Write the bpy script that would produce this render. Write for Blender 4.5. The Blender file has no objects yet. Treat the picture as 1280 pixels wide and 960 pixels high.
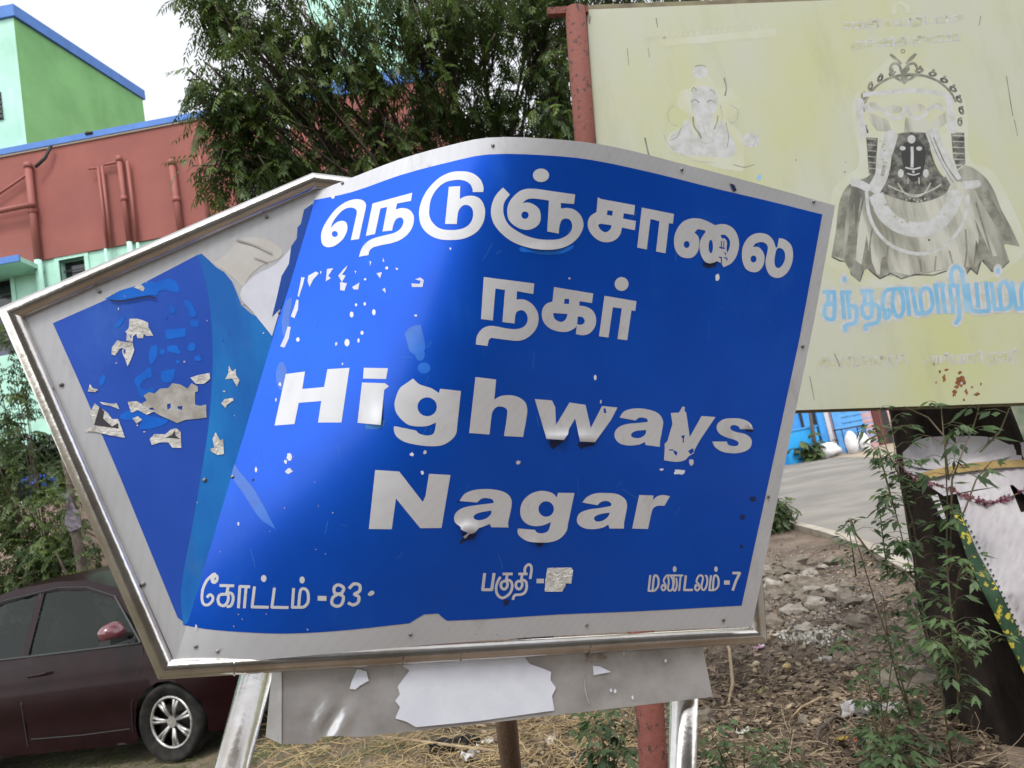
import bpy, bmesh, math, random
import numpy as np
from mathutils import Vector, Matrix, noise
from mathutils.geometry import delaunay_2d_cdt

S = bpy.context.scene
COL = S.collection
R = math.radians

# ------------------------------------------------------------------ camera
F = 900.0                       # focal length in pixels of a 1280 px wide frame
CZ = 1.6
PITCH = math.atan(118.0 / F)
ROLL = R(10.8)
f0 = Vector((0, math.cos(PITCH), math.sin(PITCH)))
u0 = Vector((0, -math.sin(PITCH), math.cos(PITCH)))
r0 = Vector((1, 0, 0))
CU = u0 * math.cos(ROLL) + r0 * math.sin(ROLL)
CR = r0 * math.cos(ROLL) - u0 * math.sin(ROLL)
CF = f0
CP = Vector((0, 0, CZ))
cd = bpy.data.cameras.new('camera')
cam = bpy.data.objects.new('camera', cd)
COL.objects.link(cam)
cam.matrix_world = Matrix(((CR.x, CU.x, -CF.x, CP.x), (CR.y, CU.y, -CF.y, CP.y), (CR.z, CU.z, -CF.z, CP.z), (0, 0, 0, 1)))
cd.sensor_width = 36
cd.lens = 36 * F / 1280
cd.clip_start = 0.05
cd.clip_end = 3000
cd.dof.use_dof = True
cd.dof.focus_distance = 1.55
cd.dof.aperture_fstop = 9.0
S.camera = cam
S.render.resolution_x, S.render.resolution_y = 1024, 768

# ------------------------------------------------------------------ world, sun, exposure
SUN_EL, SUN_AZ = R(58), R(183)       # azimuth clockwise from +Y (north): from behind the camera, left
w = bpy.data.worlds.new('World'); S.world = w; w.use_nodes = True
nt = w.node_tree; N = nt.nodes; L = nt.links
bg = N['Background']
sky = N.new('ShaderNodeTexSky'); sky.sky_type = 'NISHITA'; sky.sun_disc = False
sky.sun_elevation = SUN_EL; sky.sun_rotation = SUN_AZ
sky.air_density = 1.0; sky.dust_density = 1.0; sky.ozone_density = 1.0
hsv = N.new('ShaderNodeHueSaturation'); hsv.inputs['Saturation'].default_value = 0.12; hsv.inputs['Value'].default_value = 1.0
L.new(sky.outputs[0], hsv.inputs['Color']); L.new(hsv.outputs[0], bg.inputs[0])
bg.inputs[1].default_value = 0.15
sd = bpy.data.lights.new('sun', 'SUN'); sd.energy = .75; sd.angle = R(12); sd.color = (1, .96, .9)
so = bpy.data.objects.new('sun', sd); COL.objects.link(so)
sdir = Vector((math.sin(SUN_AZ) * math.cos(SUN_EL), math.cos(SUN_AZ) * math.cos(SUN_EL), math.sin(SUN_EL)))
so.rotation_euler = sdir.to_track_quat('Z', 'Y').to_euler()
so.location = (0, 0, 20)
vs = S.view_settings
vs.view_transform = 'Standard'; vs.look = 'None'; vs.exposure = 1.38; vs.gamma = 1; vs.use_curve_mapping = False
S.cycles.max_bounces = 6; S.cycles.transparent_max_bounces = 12

# ------------------------------------------------------------------ pixel <-> place helpers
def ray(px, py):
    return CF + CR * ((px - 640) / F) + CU * ((480 - py) / F)
def W(px, py, d): return CP + ray(px, py) * d
def RY(px, py, Y):
    r = ray(px, py); return CP + r * (Y / r.y)
def RZ(px, py, z=0.0):
    r = ray(px, py); return CP + r * ((z - CZ) / r.z)
def sstep(a, b, x):
    t = min(1, max(0, (x - a) / (b - a))); return t * t * (3 - 2 * t)
def gz(x, y):
    h = 0.035 * noise.noise((x * .7, y * .7, 3)) + 0.015 * noise.noise((x * 2.6, y * 2.6, 8))
    road = sstep(.4, 1.1, y - (16 - 1.55 * x)) if False else 0
    h *= 1 - sstep(8, 12, y)
    h -= 0.10 * sstep(-1.2, -2.4, x) * (1 - sstep(9, 12, y))
    return h
def GR(px, py):
    z = 0
    for _ in range(4):
        p = RZ(px, py, z); z = gz(p.x, p.y)
    return p

# ------------------------------------------------------------------ object helpers
LOC = {}
def tag(o, label=None, cat=None, group=None, kind=None):
    if label: o['label'] = label
    if cat: o['category'] = cat
    if group: o['group'] = group
    if kind: o['kind'] = kind
    return o
def thing(name, label, cat, loc, group=None):
    o = bpy.data.objects.new(name, None); COL.objects.link(o)
    o.empty_display_size = .1
    o.location = loc; LOC[o.name] = Vector(loc)
    return tag(o, label, cat, group)
def mesh(name, verts, faces, mat, parent=None, smooth=False, normals=None, attr=None):
    base = LOC[parent.name] if parent else Vector((0, 0, 0))
    v = np.asarray(verts, dtype=np.float64).reshape(-1, 3) - np.array(base)
    me = bpy.data.meshes.new(name)
    if isinstance(faces, np.ndarray):
        n, k = faces.shape
        me.vertices.add(len(v)); me.vertices.foreach_set('co', v.astype(np.float32).ravel())
        me.loops.add(n * k); me.loops.foreach_set('vertex_index', faces.astype(np.int32).ravel())
        me.polygons.add(n); me.polygons.foreach_set('loop_start', np.arange(0, n * k, k, dtype=np.int32))
        me.update(calc_edges=True)
    else:
        me.from_pydata(v.tolist(), [], [tuple(f) for f in faces]); me.update()
    if smooth: me.polygons.foreach_set('use_smooth', np.ones(len(me.polygons), bool))
    if normals is not None: me.normals_split_custom_set_from_vertices([tuple(x) for x in normals])
    if attr is not None:
        a = me.attributes.new('tint', 'FLOAT', 'POINT'); a.data.foreach_set('value', np.asarray(attr, np.float32))
    for m in (mat if isinstance(mat, (list, tuple)) else [mat]): me.materials.append(m)
    o = bpy.data.objects.new(name, me); COL.objects.link(o)
    if parent: o.parent = parent
    LOC[o.name] = base.copy()
    return o
class MB:
    def __init__(s): s.v = []; s.f = []
    def add(s, v, f):
        b = len(s.v); s.v += [tuple(x) for x in v]; s.f += [tuple(i + b for i in q) for q in f]; return s
    def box(s, c, sz, M=None):
        c = Vector(c); x, y, z = sz[0] / 2, sz[1] / 2, sz[2] / 2
        P = [Vector(((-1, 1)[i & 1] * x, (-1, 1)[i >> 1 & 1] * y, (-1, 1)[i >> 2] * z)) for i in range(8)]
        if M: P = [M @ p for p in P]
        return s.add([c + p for p in P], [(0, 2, 3, 1), (4, 5, 7, 6), (0, 1, 5, 4), (2, 6, 7, 3), (0, 4, 6, 2), (1, 3, 7, 5)])
    def tube(s, pts, rad, n=10, caps=True):
        pts = [Vector(p) for p in pts]; m = len(pts)
        rr = rad if isinstance(rad, (list, tuple)) else [rad] * m
        t0 = (pts[1] - pts[0]).normalized()
        u = t0.orthogonal().normalized(); V = []; Fc = []
        for i, p in enumerate(pts):
            a = (pts[i] - pts[i - 1]).normalized() if i else t0
            b = (pts[i + 1] - pts[i]).normalized() if i < m - 1 else a
            t = (a + b)
            t = t.normalized() if t.length > 1e-6 else a
            u = (u - t * u.dot(t)).normalized(); w_ = t.cross(u)
            k = 1 / max(.5, math.cos(a.angle(b) / 2)) if 0 < i < m - 1 and a.angle(b) > .2 else 1
            V += [p + (u * math.cos(2 * math.pi * j / n) + w_ * math.sin(2 * math.pi * j / n)) * rr[i] * k for j in range(n)]
        for i in range(m - 1):
            for j in range(n):
                Fc.append((i * n + j, i * n + (j + 1) % n, (i + 1) * n + (j + 1) % n, (i + 1) * n + j))
        if caps: Fc.append(tuple(range(n))[::-1]); Fc.append(tuple(range((m - 1) * n, m * n)))
        return s.add(V, Fc)
    def blob(s, c, sz, seed=0, amp=.3, nu=9, nv=6, fr=1.6):
        c = Vector(c); V = []; Fc = []
        for i in range(nv + 1):
            a = math.pi * i / nv
            for j in range(nu):
                b = 2 * math.pi * j / nu
                d = Vector((math.sin(a) * math.cos(b), math.sin(a) * math.sin(b), math.cos(a)))
                k = 1 + amp * noise.noise(d * fr + Vector((seed * 7.1, seed * 3.3, seed)))*2
                V.append(c + Vector((d.x * sz[0], d.y * sz[1], d.z * sz[2])) * k)
        for i in range(nv):
            for j in range(nu):
                Fc.append((i * nu + j, (i + 1) * nu + j, (i + 1) * nu + (j + 1) % nu, i * nu + (j + 1) % nu))
        return s.add(V, Fc)
    def build(s, name, mat, parent=None, smooth=False):
        return mesh(name, s.v, s.f, mat, parent, smooth)

# ------------------------------------------------------------------ materials
def mat(name, col, rough=.6, metal=0, spec=.5, var=0, vscale=4, col2=None, bump=0, bscale=30, coat=0, stretch=None, ramp=(.4, .65), trans=0, attr=False, detail=6, crough=.05):
    m = bpy.data.materials.new(name); m.use_nodes = True
    nt = m.node_tree; n = nt.nodes; l = nt.links; b = n['Principled BSDF']
    b.inputs['Roughness'].default_value = rough; b.inputs['Metallic'].default_value = metal
    b.inputs['Specular IOR Level'].default_value = spec
    b.inputs['Coat Weight'].default_value = coat; b.inputs['Coat Roughness'].default_value = crough
    c = tuple(col) + (1,)
    tc = n.new('ShaderNodeTexCoord'); mp = n.new('ShaderNodeMapping'); l.new(tc.outputs['Object'], mp.inputs[0])
    if stretch: mp.inputs['Scale'].default_value = stretch
    last = None
    if col2 is not None or var:
        nz = n.new('ShaderNodeTexNoise'); nz.inputs['Scale'].default_value = vscale; nz.inputs['Detail'].default_value = detail
        nz.inputs['Roughness'].default_value = .6
        l.new(mp.outputs[0], nz.inputs['Vector'])
        rp = n.new('ShaderNodeValToRGB'); rp.color_ramp.elements[0].position = ramp[0]; rp.color_ramp.elements[1].position = ramp[1]
        rp.color_ramp.elements[0].color = c
        c2 = tuple(col2) + (1,) if col2 is not None else tuple(min(1, x * (1 + var)) for x in col) + (1,)
        rp.color_ramp.elements[1].color = c2
        l.new(nz.outputs[0], rp.inputs[0]); last = rp.outputs[0]
    if attr:
        at = n.new('ShaderNodeAttribute'); at.attribute_name = 'tint'
        mx = n.new('ShaderNodeMix'); mx.data_type = 'RGBA'
        l.new(at.outputs['Fac'], mx.inputs['Factor'])
        mx.inputs['A'].default_value = c; mx.inputs['B'].default_value = tuple(attr) + (1,)
        last = mx.outputs['Result']
    if last: l.new(last, b.inputs['Base Color'])
    else: b.inputs['Base Color'].default_value = c
    if bump:
        nb = n.new('ShaderNodeTexNoise'); nb.inputs['Scale'].default_value = bscale; nb.inputs['Detail'].default_value = 5
        l.new(mp.outputs[0], nb.inputs['Vector'])
        bp = n.new('ShaderNodeBump'); bp.inputs['Strength'].default_value = bump; bp.inputs['Distance'].default_value = .02
        l.new(nb.outputs[0], bp.inputs['Height']); l.new(bp.outputs[0], b.inputs['Normal'])
    if trans:
        out = n['Material Output']; tr = n.new('ShaderNodeBsdfTranslucent'); ms = n.new('ShaderNodeMixShader'); ms.inputs[0].default_value = trans
        if last: l.new(last, tr.inputs[0])
        else: tr.inputs[0].default_value = c
        l.new(b.outputs[0], ms.inputs[1]); l.new(tr.outputs[0], ms.inputs[2]); l.new(ms.outputs[0], out.inputs[0])
    return m
def reflective_sheet(name, base, dark):      # retro-reflective honeycomb sheeting
    m = mat(name, base, rough=.40, metal=.42, spec=.4, col2=[x * .86 for x in base], vscale=5, ramp=(.35, .75))
    n = m.node_tree.nodes; l = m.node_tree.links; b = n['Principled BSDF']
    tc = n['Texture Coordinate']; mp = n.new('ShaderNodeMapping'); l.new(tc.outputs['Object'], mp.inputs[0])
    mp.inputs['Rotation'].default_value = (0, R(40), 0); mp.inputs['Scale'].default_value = (200, 200, 200)
    vo = n.new('ShaderNodeTexVoronoi'); vo.inputs['Randomness'].default_value = 0.0; vo.inputs['Scale'].default_value = 1; l.new(mp.outputs[0], vo.inputs['Vector'])
    rp = n.new('ShaderNodeValToRGB'); rp.color_ramp.elements[0].position = .45; rp.color_ramp.elements[1].position = .75
    rp.color_ramp.elements[0].color = (0, 0, 0, 1); rp.color_ramp.elements[1].color = (.22, .22, .22, 1)
    l.new(vo.outputs['Distance'], rp.inputs[0])
    src = b.inputs['Base Color'].links[0].from_socket
    mx = n.new('ShaderNodeMix'); mx.data_type = 'RGBA'
    l.new(rp.outputs[0], mx.inputs['Factor']); l.new(src, mx.inputs['A']); mx.inputs['B'].default_value = tuple(dark) + (1,)
    l.new(mx.outputs['Result'], b.inputs['Base Color'])
    return m

# ------------------------------------------------------------------ 2D outline tools (all in image pixels, then laid on a real surface)
def path(s, ox=0, oy=0, sc=8.0, sub=4):
    P = []
    for t in s.replace(';', ' ').split():
        c = t.endswith('!'); x, y = t.rstrip('!').rstrip(',').split(',')
        P.append((float(x) / sc + ox, float(y) / sc + oy, c))
    n = len(P); out = []
    for i in range(n):
        a, b = P[i], P[(i + 1) % n]
        out.append((a[0], a[1]))
        if a[2] and b[2]: continue
        p, q = P[i - 1], P[(i + 2) % n]
        sl = math.hypot(b[0] - a[0], b[1] - a[1])
        def tan(u, v):
            dx, dy = v[0] - u[0], v[1] - u[1]; k = math.hypot(dx, dy) or 1; return dx / k * sl, dy / k * sl
        t1 = (b[0] - a[0], b[1] - a[1]) if a[2] else tan(p, b)
        t2 = (b[0] - a[0], b[1] - a[1]) if b[2] else tan(a, q)
        for k in range(1, sub):
            t = k / sub; h1 = 2*t**3-3*t*t+1; h2 = t**3-2*t*t+t; h3 = -2*t**3+3*t*t; h4 = t**3-t*t
            out.append((h1*a[0]+h2*t1[0]+h3*b[0]+h4*t2[0], h1*a[1]+h2*t1[1]+h3*b[1]+h4*t2[1]))
    return out
def ell(cx, cy, rx, ry=None, ox=0, oy=0, sc=1.0, n=16, rot=0):
    ry = ry or rx; o = []
    for i in range(n):
        a = 2 * math.pi * i / n; x, y = rx * math.cos(a), ry * math.sin(a)
        o.append(((cx + x * math.cos(rot) - y * math.sin(rot)) / sc + ox, (cy + x * math.sin(rot) + y * math.cos(rot)) / sc + oy))
    return o
def stroke(s, wd, ox=0, oy=0, sc=8.0, smooth=True, taper=False):
    P = [tuple(map(float, t.split(','))) for t in s.split()] if isinstance(s, str) else list(s)
    P = [(x / sc + ox, y / sc + oy) for x, y in P]; wd = wd / sc / 2
    if smooth and len(P) > 2:
        Q = []
        for i in range(len(P) - 1):
            p0 = P[max(0, i - 1)]; p1 = P[i]; p2 = P[i + 1]; p3 = P[min(len(P) - 1, i + 2)]
            for k in range(3):
                t = k / 3
                Q.append(tuple(.5 * (2*p1[c] + (p2[c]-p0[c])*t + (2*p0[c]-5*p1[c]+4*p2[c]-p3[c])*t*t + (3*p1[c]-p0[c]-3*p2[c]+p3[c])*t**3) for c in (0, 1)))
        Q.append(P[-1]); P = Q
    out = []; n = len(P)
    for i in range(n - 1):
        (x1, y1), (x2, y2) = P[i], P[i + 1]; l = math.hypot(x2 - x1, y2 - y1)
        if l < 1e-6: continue
        w1 = wd * (1 - i / n) if taper else wd; w2 = wd * (1 - (i + 1) / n) if taper else wd
        nx, ny = -(y2 - y1) / l, (x2 - x1) / l
        out.append([(x1 + nx*w1, y1 + ny*w1), (x2 + nx*w2, y2 + ny*w2), (x2 - nx*w2, y2 - ny*w2), (x1 - nx*w1, y1 - ny*w1)])
        if i: out.append(ell(x1 + .013, y1 + .017, w1 * .985, n=9, rot=.3))
    return out
def flake(cx, cy, rx, ry, seed, rot=0, n=15, jag=.45):
    rn = random.Random(seed); o = []
    for i in range(n):
        a = 2 * math.pi * i / n; k = 1 - jag * rn.random()
        x, y = rx * k * math.cos(a), ry * k * math.sin(a)
        o.append((cx + x * math.cos(rot) - y * math.sin(rot), cy + x * math.sin(rot) + y * math.cos(rot)))
    return o
def pip(P, poly):
    x, y = P[:, 0], P[:, 1]; r = np.zeros(len(P), bool); n = len(poly)
    for i in range(n):
        x1, y1 = poly[i]; x2, y2 = poly[(i + 1) % n]
        if y1 == y2: continue
        c = ((y1 > y) != (y2 > y)) & (x < (x2 - x1) * (y - y1) / (y2 - y1) + x1)
        r ^= c
    return r
def fill(polys, holes=(), step=12):
    vs_, es = [], []
    for p in list(polys) + list(holes):
        b = len(vs_); q = []
        for (x, y) in p:
            if not q or (abs(x - q[-1][0]) + abs(y - q[-1][1])) > .02: q.append((x, y))
        # long edges are cut so they can follow a curved surface
        r = []
        for i in range(len(q)):
            a, c = q[i], q[(i + 1) % len(q)]; r.append(a); L_ = math.hypot(a[0]-c[0], a[1]-c[1]); k = int(L_ // (step * 1.2))
            for j in range(1, k + 1): r.append((a[0] + (c[0]-a[0]) * j / (k + 1), a[1] + (c[1]-a[1]) * j / (k + 1)))
        vs_ += r; es += [(b + i, b + (i + 1) % len(r)) for i in range(len(r))]
    A = np.array(vs_); x0, y0 = A.min(0); x1, y1 = A.max(0)
    gx, gy = np.meshgrid(np.arange(x0 + step * .37, x1, step), np.arange(y0 + step * .41, y1, step))
    G = np.stack([gx.ravel(), gy.ravel()], 1)
    if len(G):
        ins = np.zeros(len(G), bool)
        for p in polys: ins |= pip(G, p)
        vs_ += [tuple(g) for g in G[ins]]
    res = delaunay_2d_cdt([Vector(v) for v in vs_], es, [], 0, 1e-4)
    V = np.array([tuple(v) for v in res[0]]); T = np.array([t for t in res[2] if len(t) == 3])
    C = V[T].mean(1)
    k = np.zeros(len(T), bool)
    for p in polys: k |= pip(C, p)
    for h in holes: k &= ~pip(C, h)
    T = T[k]; used = np.unique(T); mp = -np.ones(len(V), int); mp[used] = np.arange(len(used))
    return V[used], mp[T]
def lay(D, name, polys, mt, parent, eps=0.0, holes=(), step=12, lift=None, thick=0, attr=None, warp=None):
    """triangulate the outline and lay it on the surface whose distance is D(px, py)"""
    V, T = fill(polys, holes, step)
    def pt(x, y, e=eps):
        d = D(x, y) * (1 - e)
        if lift: d -= lift(x, y)
        return W(x, y, d)
    P = [pt(x, y) for x, y in V]
    nr = []
    for (x, y), p in zip(V, P):
        a = pt(x + 2, y) - p; b = pt(x, y + 2) - p; q = a.cross(b).normalized()
        if q.dot(p - CP) > 0: q = -q
        nr.append(q)
    T2 = []
    for t in T:
        a, b, c = (P[i] for i in t)
        T2.append(tuple(t) if (b - a).cross(c - a).dot(a - CP) < 0 else (t[0], t[2], t[1]))
    if thick:
        n0 = len(P); B = [p - q * thick for p, q in zip(P, nr)]
        ed = {}
        for t in T2:
            for k in range(3):
                e = (t[k], t[(k + 1) % 3]); ed[e] = 1
        sides = [(e[1], e[0], e[0] + n0, e[1] + n0) for e in ed if (e[1], e[0]) not in ed]
        back = [(t[0] + n0, t[2] + n0, t[1] + n0) for t in T2]
        return mesh(name, P + B, T2 + back + sides, mt, parent)
    return mesh(name, P, T2, mt, parent, True, nr)

rnd = random.Random(4)

# ================================================================== DIRECTION SIGN
M = {}
M['white_sheet'] = reflective_sheet('white_retroreflective_sheeting', (.58, .59, .62), (.36, .36, .38))
M['letter'] = reflective_sheet('white_lettering_film', (.68, .69, .72), (.46, .46, .49))
M['blue'] = mat('blue_glossy_film', (.0014, .082, .58), rough=.33, metal=.62, coat=.34, spec=.3, crough=.15, col2=(.002, .097, .66), vscale=3, bump=.012, bscale=5)
def dusty(m, dust, lo=.56, hi=.74, k=.35, sc=7, st=(1, 1, .4)):
    n = m.node_tree.nodes; l = m.node_tree.links; b = n['Principled BSDF']; tc = n['Texture Coordinate']; mp = n.new('ShaderNodeMapping'); mp.inputs['Scale'].default_value = st; l.new(tc.outputs['Object'], mp.inputs[0])
    nz = n.new('ShaderNodeTexNoise'); nz.inputs['Scale'].default_value = sc; nz.inputs['Detail'].default_value = 12; nz.inputs['Roughness'].default_value = .72; l.new(mp.outputs[0], nz.inputs['Vector'])
    mr = n.new('ShaderNodeMapRange'); mr.inputs['From Min'].default_value = lo; mr.inputs['From Max'].default_value = hi; mr.inputs['To Max'].default_value = k; l.new(nz.outputs[0], mr.inputs['Value'])
    mx = n.new('ShaderNodeMix'); mx.data_type = 'RGBA'; l.new(mr.outputs[0], mx.inputs['Factor']); l.new(b.inputs['Base Color'].links[0].from_socket, mx.inputs['A']); mx.inputs['B'].default_value = tuple(dust) + (1,); l.new(mx.outputs['Result'], b.inputs['Base Color'])
    rr = n.new('ShaderNodeMath'); rr.operation = 'MULTIPLY_ADD'; l.new(nz.outputs[0], rr.inputs[0]); rr.inputs[1].default_value = .25; rr.inputs[2].default_value = b.inputs['Roughness'].default_value - .11; l.new(rr.outputs[0], b.inputs['Roughness'])
    return m
dusty(M['blue'], (.02, .16, .60))
dusty(M['white_sheet'], (.27, .25, .22), .55, .75, .6, 9)
dusty(M['letter'], (.33, .31, .29), .58, .78, .5, 14)
M['blue_wing'] = mat('blue_film_wing', (.016, .085, .50), rough=.4, metal=.3, coat=.5, crough=.25, col2=(.022, .10, .56), vscale=6)
dusty(M['blue_wing'], (.05, .20, .60), k=.5)
M['light_blue'] = mat('exposed_light_blue_film', (.004, .15, .68), rough=.35, coat=.6, crough=.15, col2=(.004, .11, .56), vscale=14)
M['teal_strip'] = mat('bent_blue_strip', (.004, .12, .46), rough=.4, coat=.4, crough=.25, col2=(.008, .20, .58), vscale=9, stretch=(1, 1, .35))
dusty(M['teal_strip'], (.06, .16, .34), k=.6, sc=11)
M['navy'] = mat('navy_film_and_letter_shade', (.002, .012, .07), rough=.5)  # also paints the shade under lifted letters
M['steel'] = mat('stainless_steel_tube', (.66, .64, .62), rough=.20, metal=1, col2=(.50, .46, .41), vscale=9, bump=.04, bscale=60)
M['steel_panel'] = mat('stained_steel_panel', (.56, .56, .57), rough=.36, metal=.6, col2=(.36, .35, .35), vscale=7, bump=.03, bscale=12)
M['scrap'] = mat('torn_paper_remnant', (.66, .65, .63), rough=.8, col2=(.40, .385, .36), vscale=60, bump=.3, bscale=200)
M['paper'] = mat('white_torn_paper', (.66, .68, .76), rough=.6, col2=(.60, .62, .70), vscale=20)
M['screw'] = mat('weathered_screw', (.30, .29, .28), rough=.45, metal=.8, col2=(.10, .09, .08), vscale=90)
M['dark_gap'] = mat('dark_print', (.035, .033, .04), rough=.7)
M['grime'] = mat('grime_film', (.30, .28, .25), rough=.8, col2=(.45, .44, .42), vscale=30)
M['soft_grime'] = mat('soft_grime_stain', (.50, .48, .45), rough=.6, col2=(.56, .56, .56), vscale=14)
M['alu'] = mat('aluminium_backing', (.30, .30, .31), rough=.5, metal=.6)

def Wi(x, y): return .69165 - 1.64e-4 * x + 8.07e-5 * y
def Dp(x, y): return 1 / Wi(x, y)
def Dm(x, y):
    xc = 395 - 175 * (y - 240) / 585; xr = 1044 - 104 * (y - 258) / 525
    s = (x - xc) / (xr - xc); t = min(1.12, max(-.02, (832 - y) / 600))
    s2 = min(1, max(-.2, s) / .52)
    b = .24 * (.13 + .87 * t) * math.sin(math.pi / 2 * s2)
    # shallow dent running down from the second letter to the foot of the crease, and loose waves
    b += .004 * math.exp(-((x - 640 - .35 * (y - 300)*-1) / 70.0) ** 2) * math.sin(math.pi * min(1, max(0, t)))
    b += .0022 * math.sin(x * .021 + y * .006) * t
    return Dp(x, y) - b

sg = thing('direction_sign', 'large blue street name sign reading Highways Nagar, warped and peeling, in a steel tube frame', 'street sign', (W(600, 830, 1.55).x, W(600, 830, 1.55).y, 0))

# steel tube frame, one tube per side, mitred at the corners
cor = {'L': W(14, 392, Dp(14, 392)), 'T': W(393, 227, Dp(393, 227)), 'B': W(207, 836, Dp(207, 836)), 'Q': W(948, 794, Dp(948, 794)), 'R': W(912, 290, Dp(912, 290))}
def fnormal():
    n = (cor['Q'] - cor['B']).cross(cor['T'] - cor['B']).normalized()
    return n if n.dot(CP - cor['B']) > 0 else -n
FN = fnormal()
def mitre_tube(A, B, prev, nxt, r, n=18):
    d = (B - A).normalized(); u = FN; v = d.cross(u).normalized()
    def plane(P, o, dd):  # bisector
        return (dd + o).normalized()
    pa = (d + (A - prev).normalized()).normalized() if prev is not None else d
    pb = (d + (nxt - B).normalized()).normalized() if nxt is not None else d
    V = []
    for P, q in ((A, pa), (B, pb)):
        for j in range(n):
            a = 2 * math.pi * j / n; o = u * math.cos(a) * r + v * math.sin(a) * r
            k = -o.dot(q) / d.dot(q); V.append(P + o + d * k)
    return V, [(j, (j + 1) % n, n + (j + 1) % n, n + j) for j in range(n)]
loop = ['L', 'T', 'R', 'Q', 'B']
for i in range(5):
    a, b = loop[i], loop[(i + 1) % 5]
    v, f = mitre_tube(cor[a], cor[b], cor[loop[i - 1]], cor[loop[(i + 2) % 5]], .0185)
    mesh('frame_tube', v, f, M['steel'], sg, True)
for px, py in ((294, 833), (503, 823), (575, 818), (735, 809)):      # weld seams on the bottom tube
    c = W(px, py - 1, Dp(px, py)); d = (cor['Q'] - cor['B']).normalized()
    MB().tube([c - d * .0012, c + d * .0012], .0192, 18, False).build('weld_seam', M['steel'], sg, True)

# posts
def post(p1, p2, r, name, mt, par, zend=0.0, n=20):
    d = (p2 - p1); k = (zend - p1.z) / d.z
    e = p1 + d * k
    return MB().tube([p1, p1.lerp(e, .5), e], r, n).build(name, mt, par, True)
post(W(322, 838, 1.52), W(289, 965, 1.44), .034, 'post', M['steel'], sg, -.12)
post(W(857, 800, 1.69), W(853, 960, 1.66), .0325, 'post', M['steel'], sg, -.12)

# left wing
wing = path('28,396! 393,236! 398,250! 362,390! 312,560! 268,690! 221,826! 217,824!', sc=1)
lay(lambda x, y: Dp(x, y) + .004, 'wing_backing', [wing], M['alu'], sg, thick=.003, step=60)
wp = lay(Dp, 'wing_plate', [wing], M['white_sheet'], sg, step=60)
wing_blue = path('66,404! 175,356! 246,319! 252,317! 262,326! 270,334! 280,340! 290,352! 296,366! 302,382! 314,392! 335,404! 353,402! 340,440! 306,560! 268,690! 240,774! 230,778! 222,772! 150,596! 100,480!', sc=1)
lay(Dp, 'blue_field', [wing_blue], M['blue_wing'], wp, .0003, step=40)
lay(lambda x, y: Dp(x, y), 'bent_strip', [path('246,319! 252,317! 262,326! 270,334! 280,340! 290,352! 296,366! 302,382! 314,392! 335,404! 353,402! 340,440! 306,560! 268,690! 241,774! 229,782!  226,740 240,660 252,590 262,520 266,440 262,380 254,340', sc=1)], M['teal_strip'], wp, .0005, step=30)
lay(Dp, 'bare_patch', [path('340,420! 316,390! 300,368 318,345 345,330 372,300! 382,262! 390,252! 352,380!', sc=1)], M['paper'], wp, .0009, step=40)
lay(Dp, 'bare_patch', [path('266,330! 282,318 300,300 330,298 352,312 350,322 330,330 312,345 304,360! 295,350! 280,338!', sc=1)], M['soft_grime'], wp, .0003, step=40)
for s_, w_ in (('296,300 318,306 340,317', 2.2), ('318,322 334,328', 1.4)):
    lay(Dp, 'scratch', stroke(s_, w_, sc=1), M['grime'], wp, .0014, step=30)
# dark torn overhang along the fold
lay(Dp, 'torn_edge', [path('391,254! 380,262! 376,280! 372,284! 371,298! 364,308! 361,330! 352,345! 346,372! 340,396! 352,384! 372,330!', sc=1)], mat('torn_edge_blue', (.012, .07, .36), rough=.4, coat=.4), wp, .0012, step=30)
# paper scraps and worn patches on the wing (traced)
sc = dict(ox=50, oy=300, sc=6.4)
scr = [path('715,630! 790,632 865,660! 868,700! 895,745! 905,765! 850,768! 830,750! 825,785! 780,785! 770,750! 745,770! 740,815! 690,805! 695,740! 680,738! 710,705!', **sc),
       path('620,800! 650,812! 740,820! 755,880! 740,925! 715,985! 700,1010! 680,950! 655,900! 665,860! 640,870! 600,925! 572,915! 575,860!', **sc),
       path('750,380! 800,345! 838,385! 825,412! 790,395!', **sc)]
s2 = dict(ox=90, oy=430, sc=5.818)
scr += [path('520,375! 560,350! 600,360! 640,325! 700,320! 730,285! 790,295! 840,325! 870,285! 915,310! 915,345! 895,350! 895,440! 930,450! 975,440! 978,535! 900,545! 830,550! 765,575! 700,545! 640,520! 600,495! 545,480! 510,430! 545,410!', **s2),
        path('405,420! 470,415! 540,455! 600,490! 545,515! 480,480! 430,500!', **s2), path('440,540! 480,525! 510,550! 470,580!', **s2),
        path('860,245! 920,225! 1000,210! 1005,255! 960,290! 900,290!', **s2),
        path('565,690! 600,655! 680,655! 720,620! 760,612! 790,640! 795,755! 730,755! 700,715! 640,715! 580,735!', **s2),
        path('200,420! 290,435! 325,430! 345,475! 280,450! 225,440!', **s2), path('130,290! 150,320! 190,330! 170,350! 115,345!', **s2),
        path('1140,155! 1165,200! 1190,180! 1195,230! 1218,260! 1200,312! 1165,250! 1115,255! 1138,210!', **s2),
        path('1085,430! 1110,400! 1170,392! 1175,410! 1130,440! 1115,465!', **s2),
        path('1045,640! 1075,700! 1100,690! 1105,800! 1060,808! 1010,780! 1005,760! 1035,755! 1022,690!', **s2),
        path('165,430! 200,460! 260,500! 290,545! 335,545! 365,620! 385,682! 280,665! 180,640! 100,635! 110,615! 170,600! 130,500!', **s2)]
holes = [path('690,440! 715,430! 720,460! 695,480!', **s2), path('765,455! 805,450! 800,480! 770,470!', **s2), path('560,465! 590,462! 600,480! 570,478!', **s2), path('670,870! 685,880! 682,915! 668,895!', **sc)]
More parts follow.
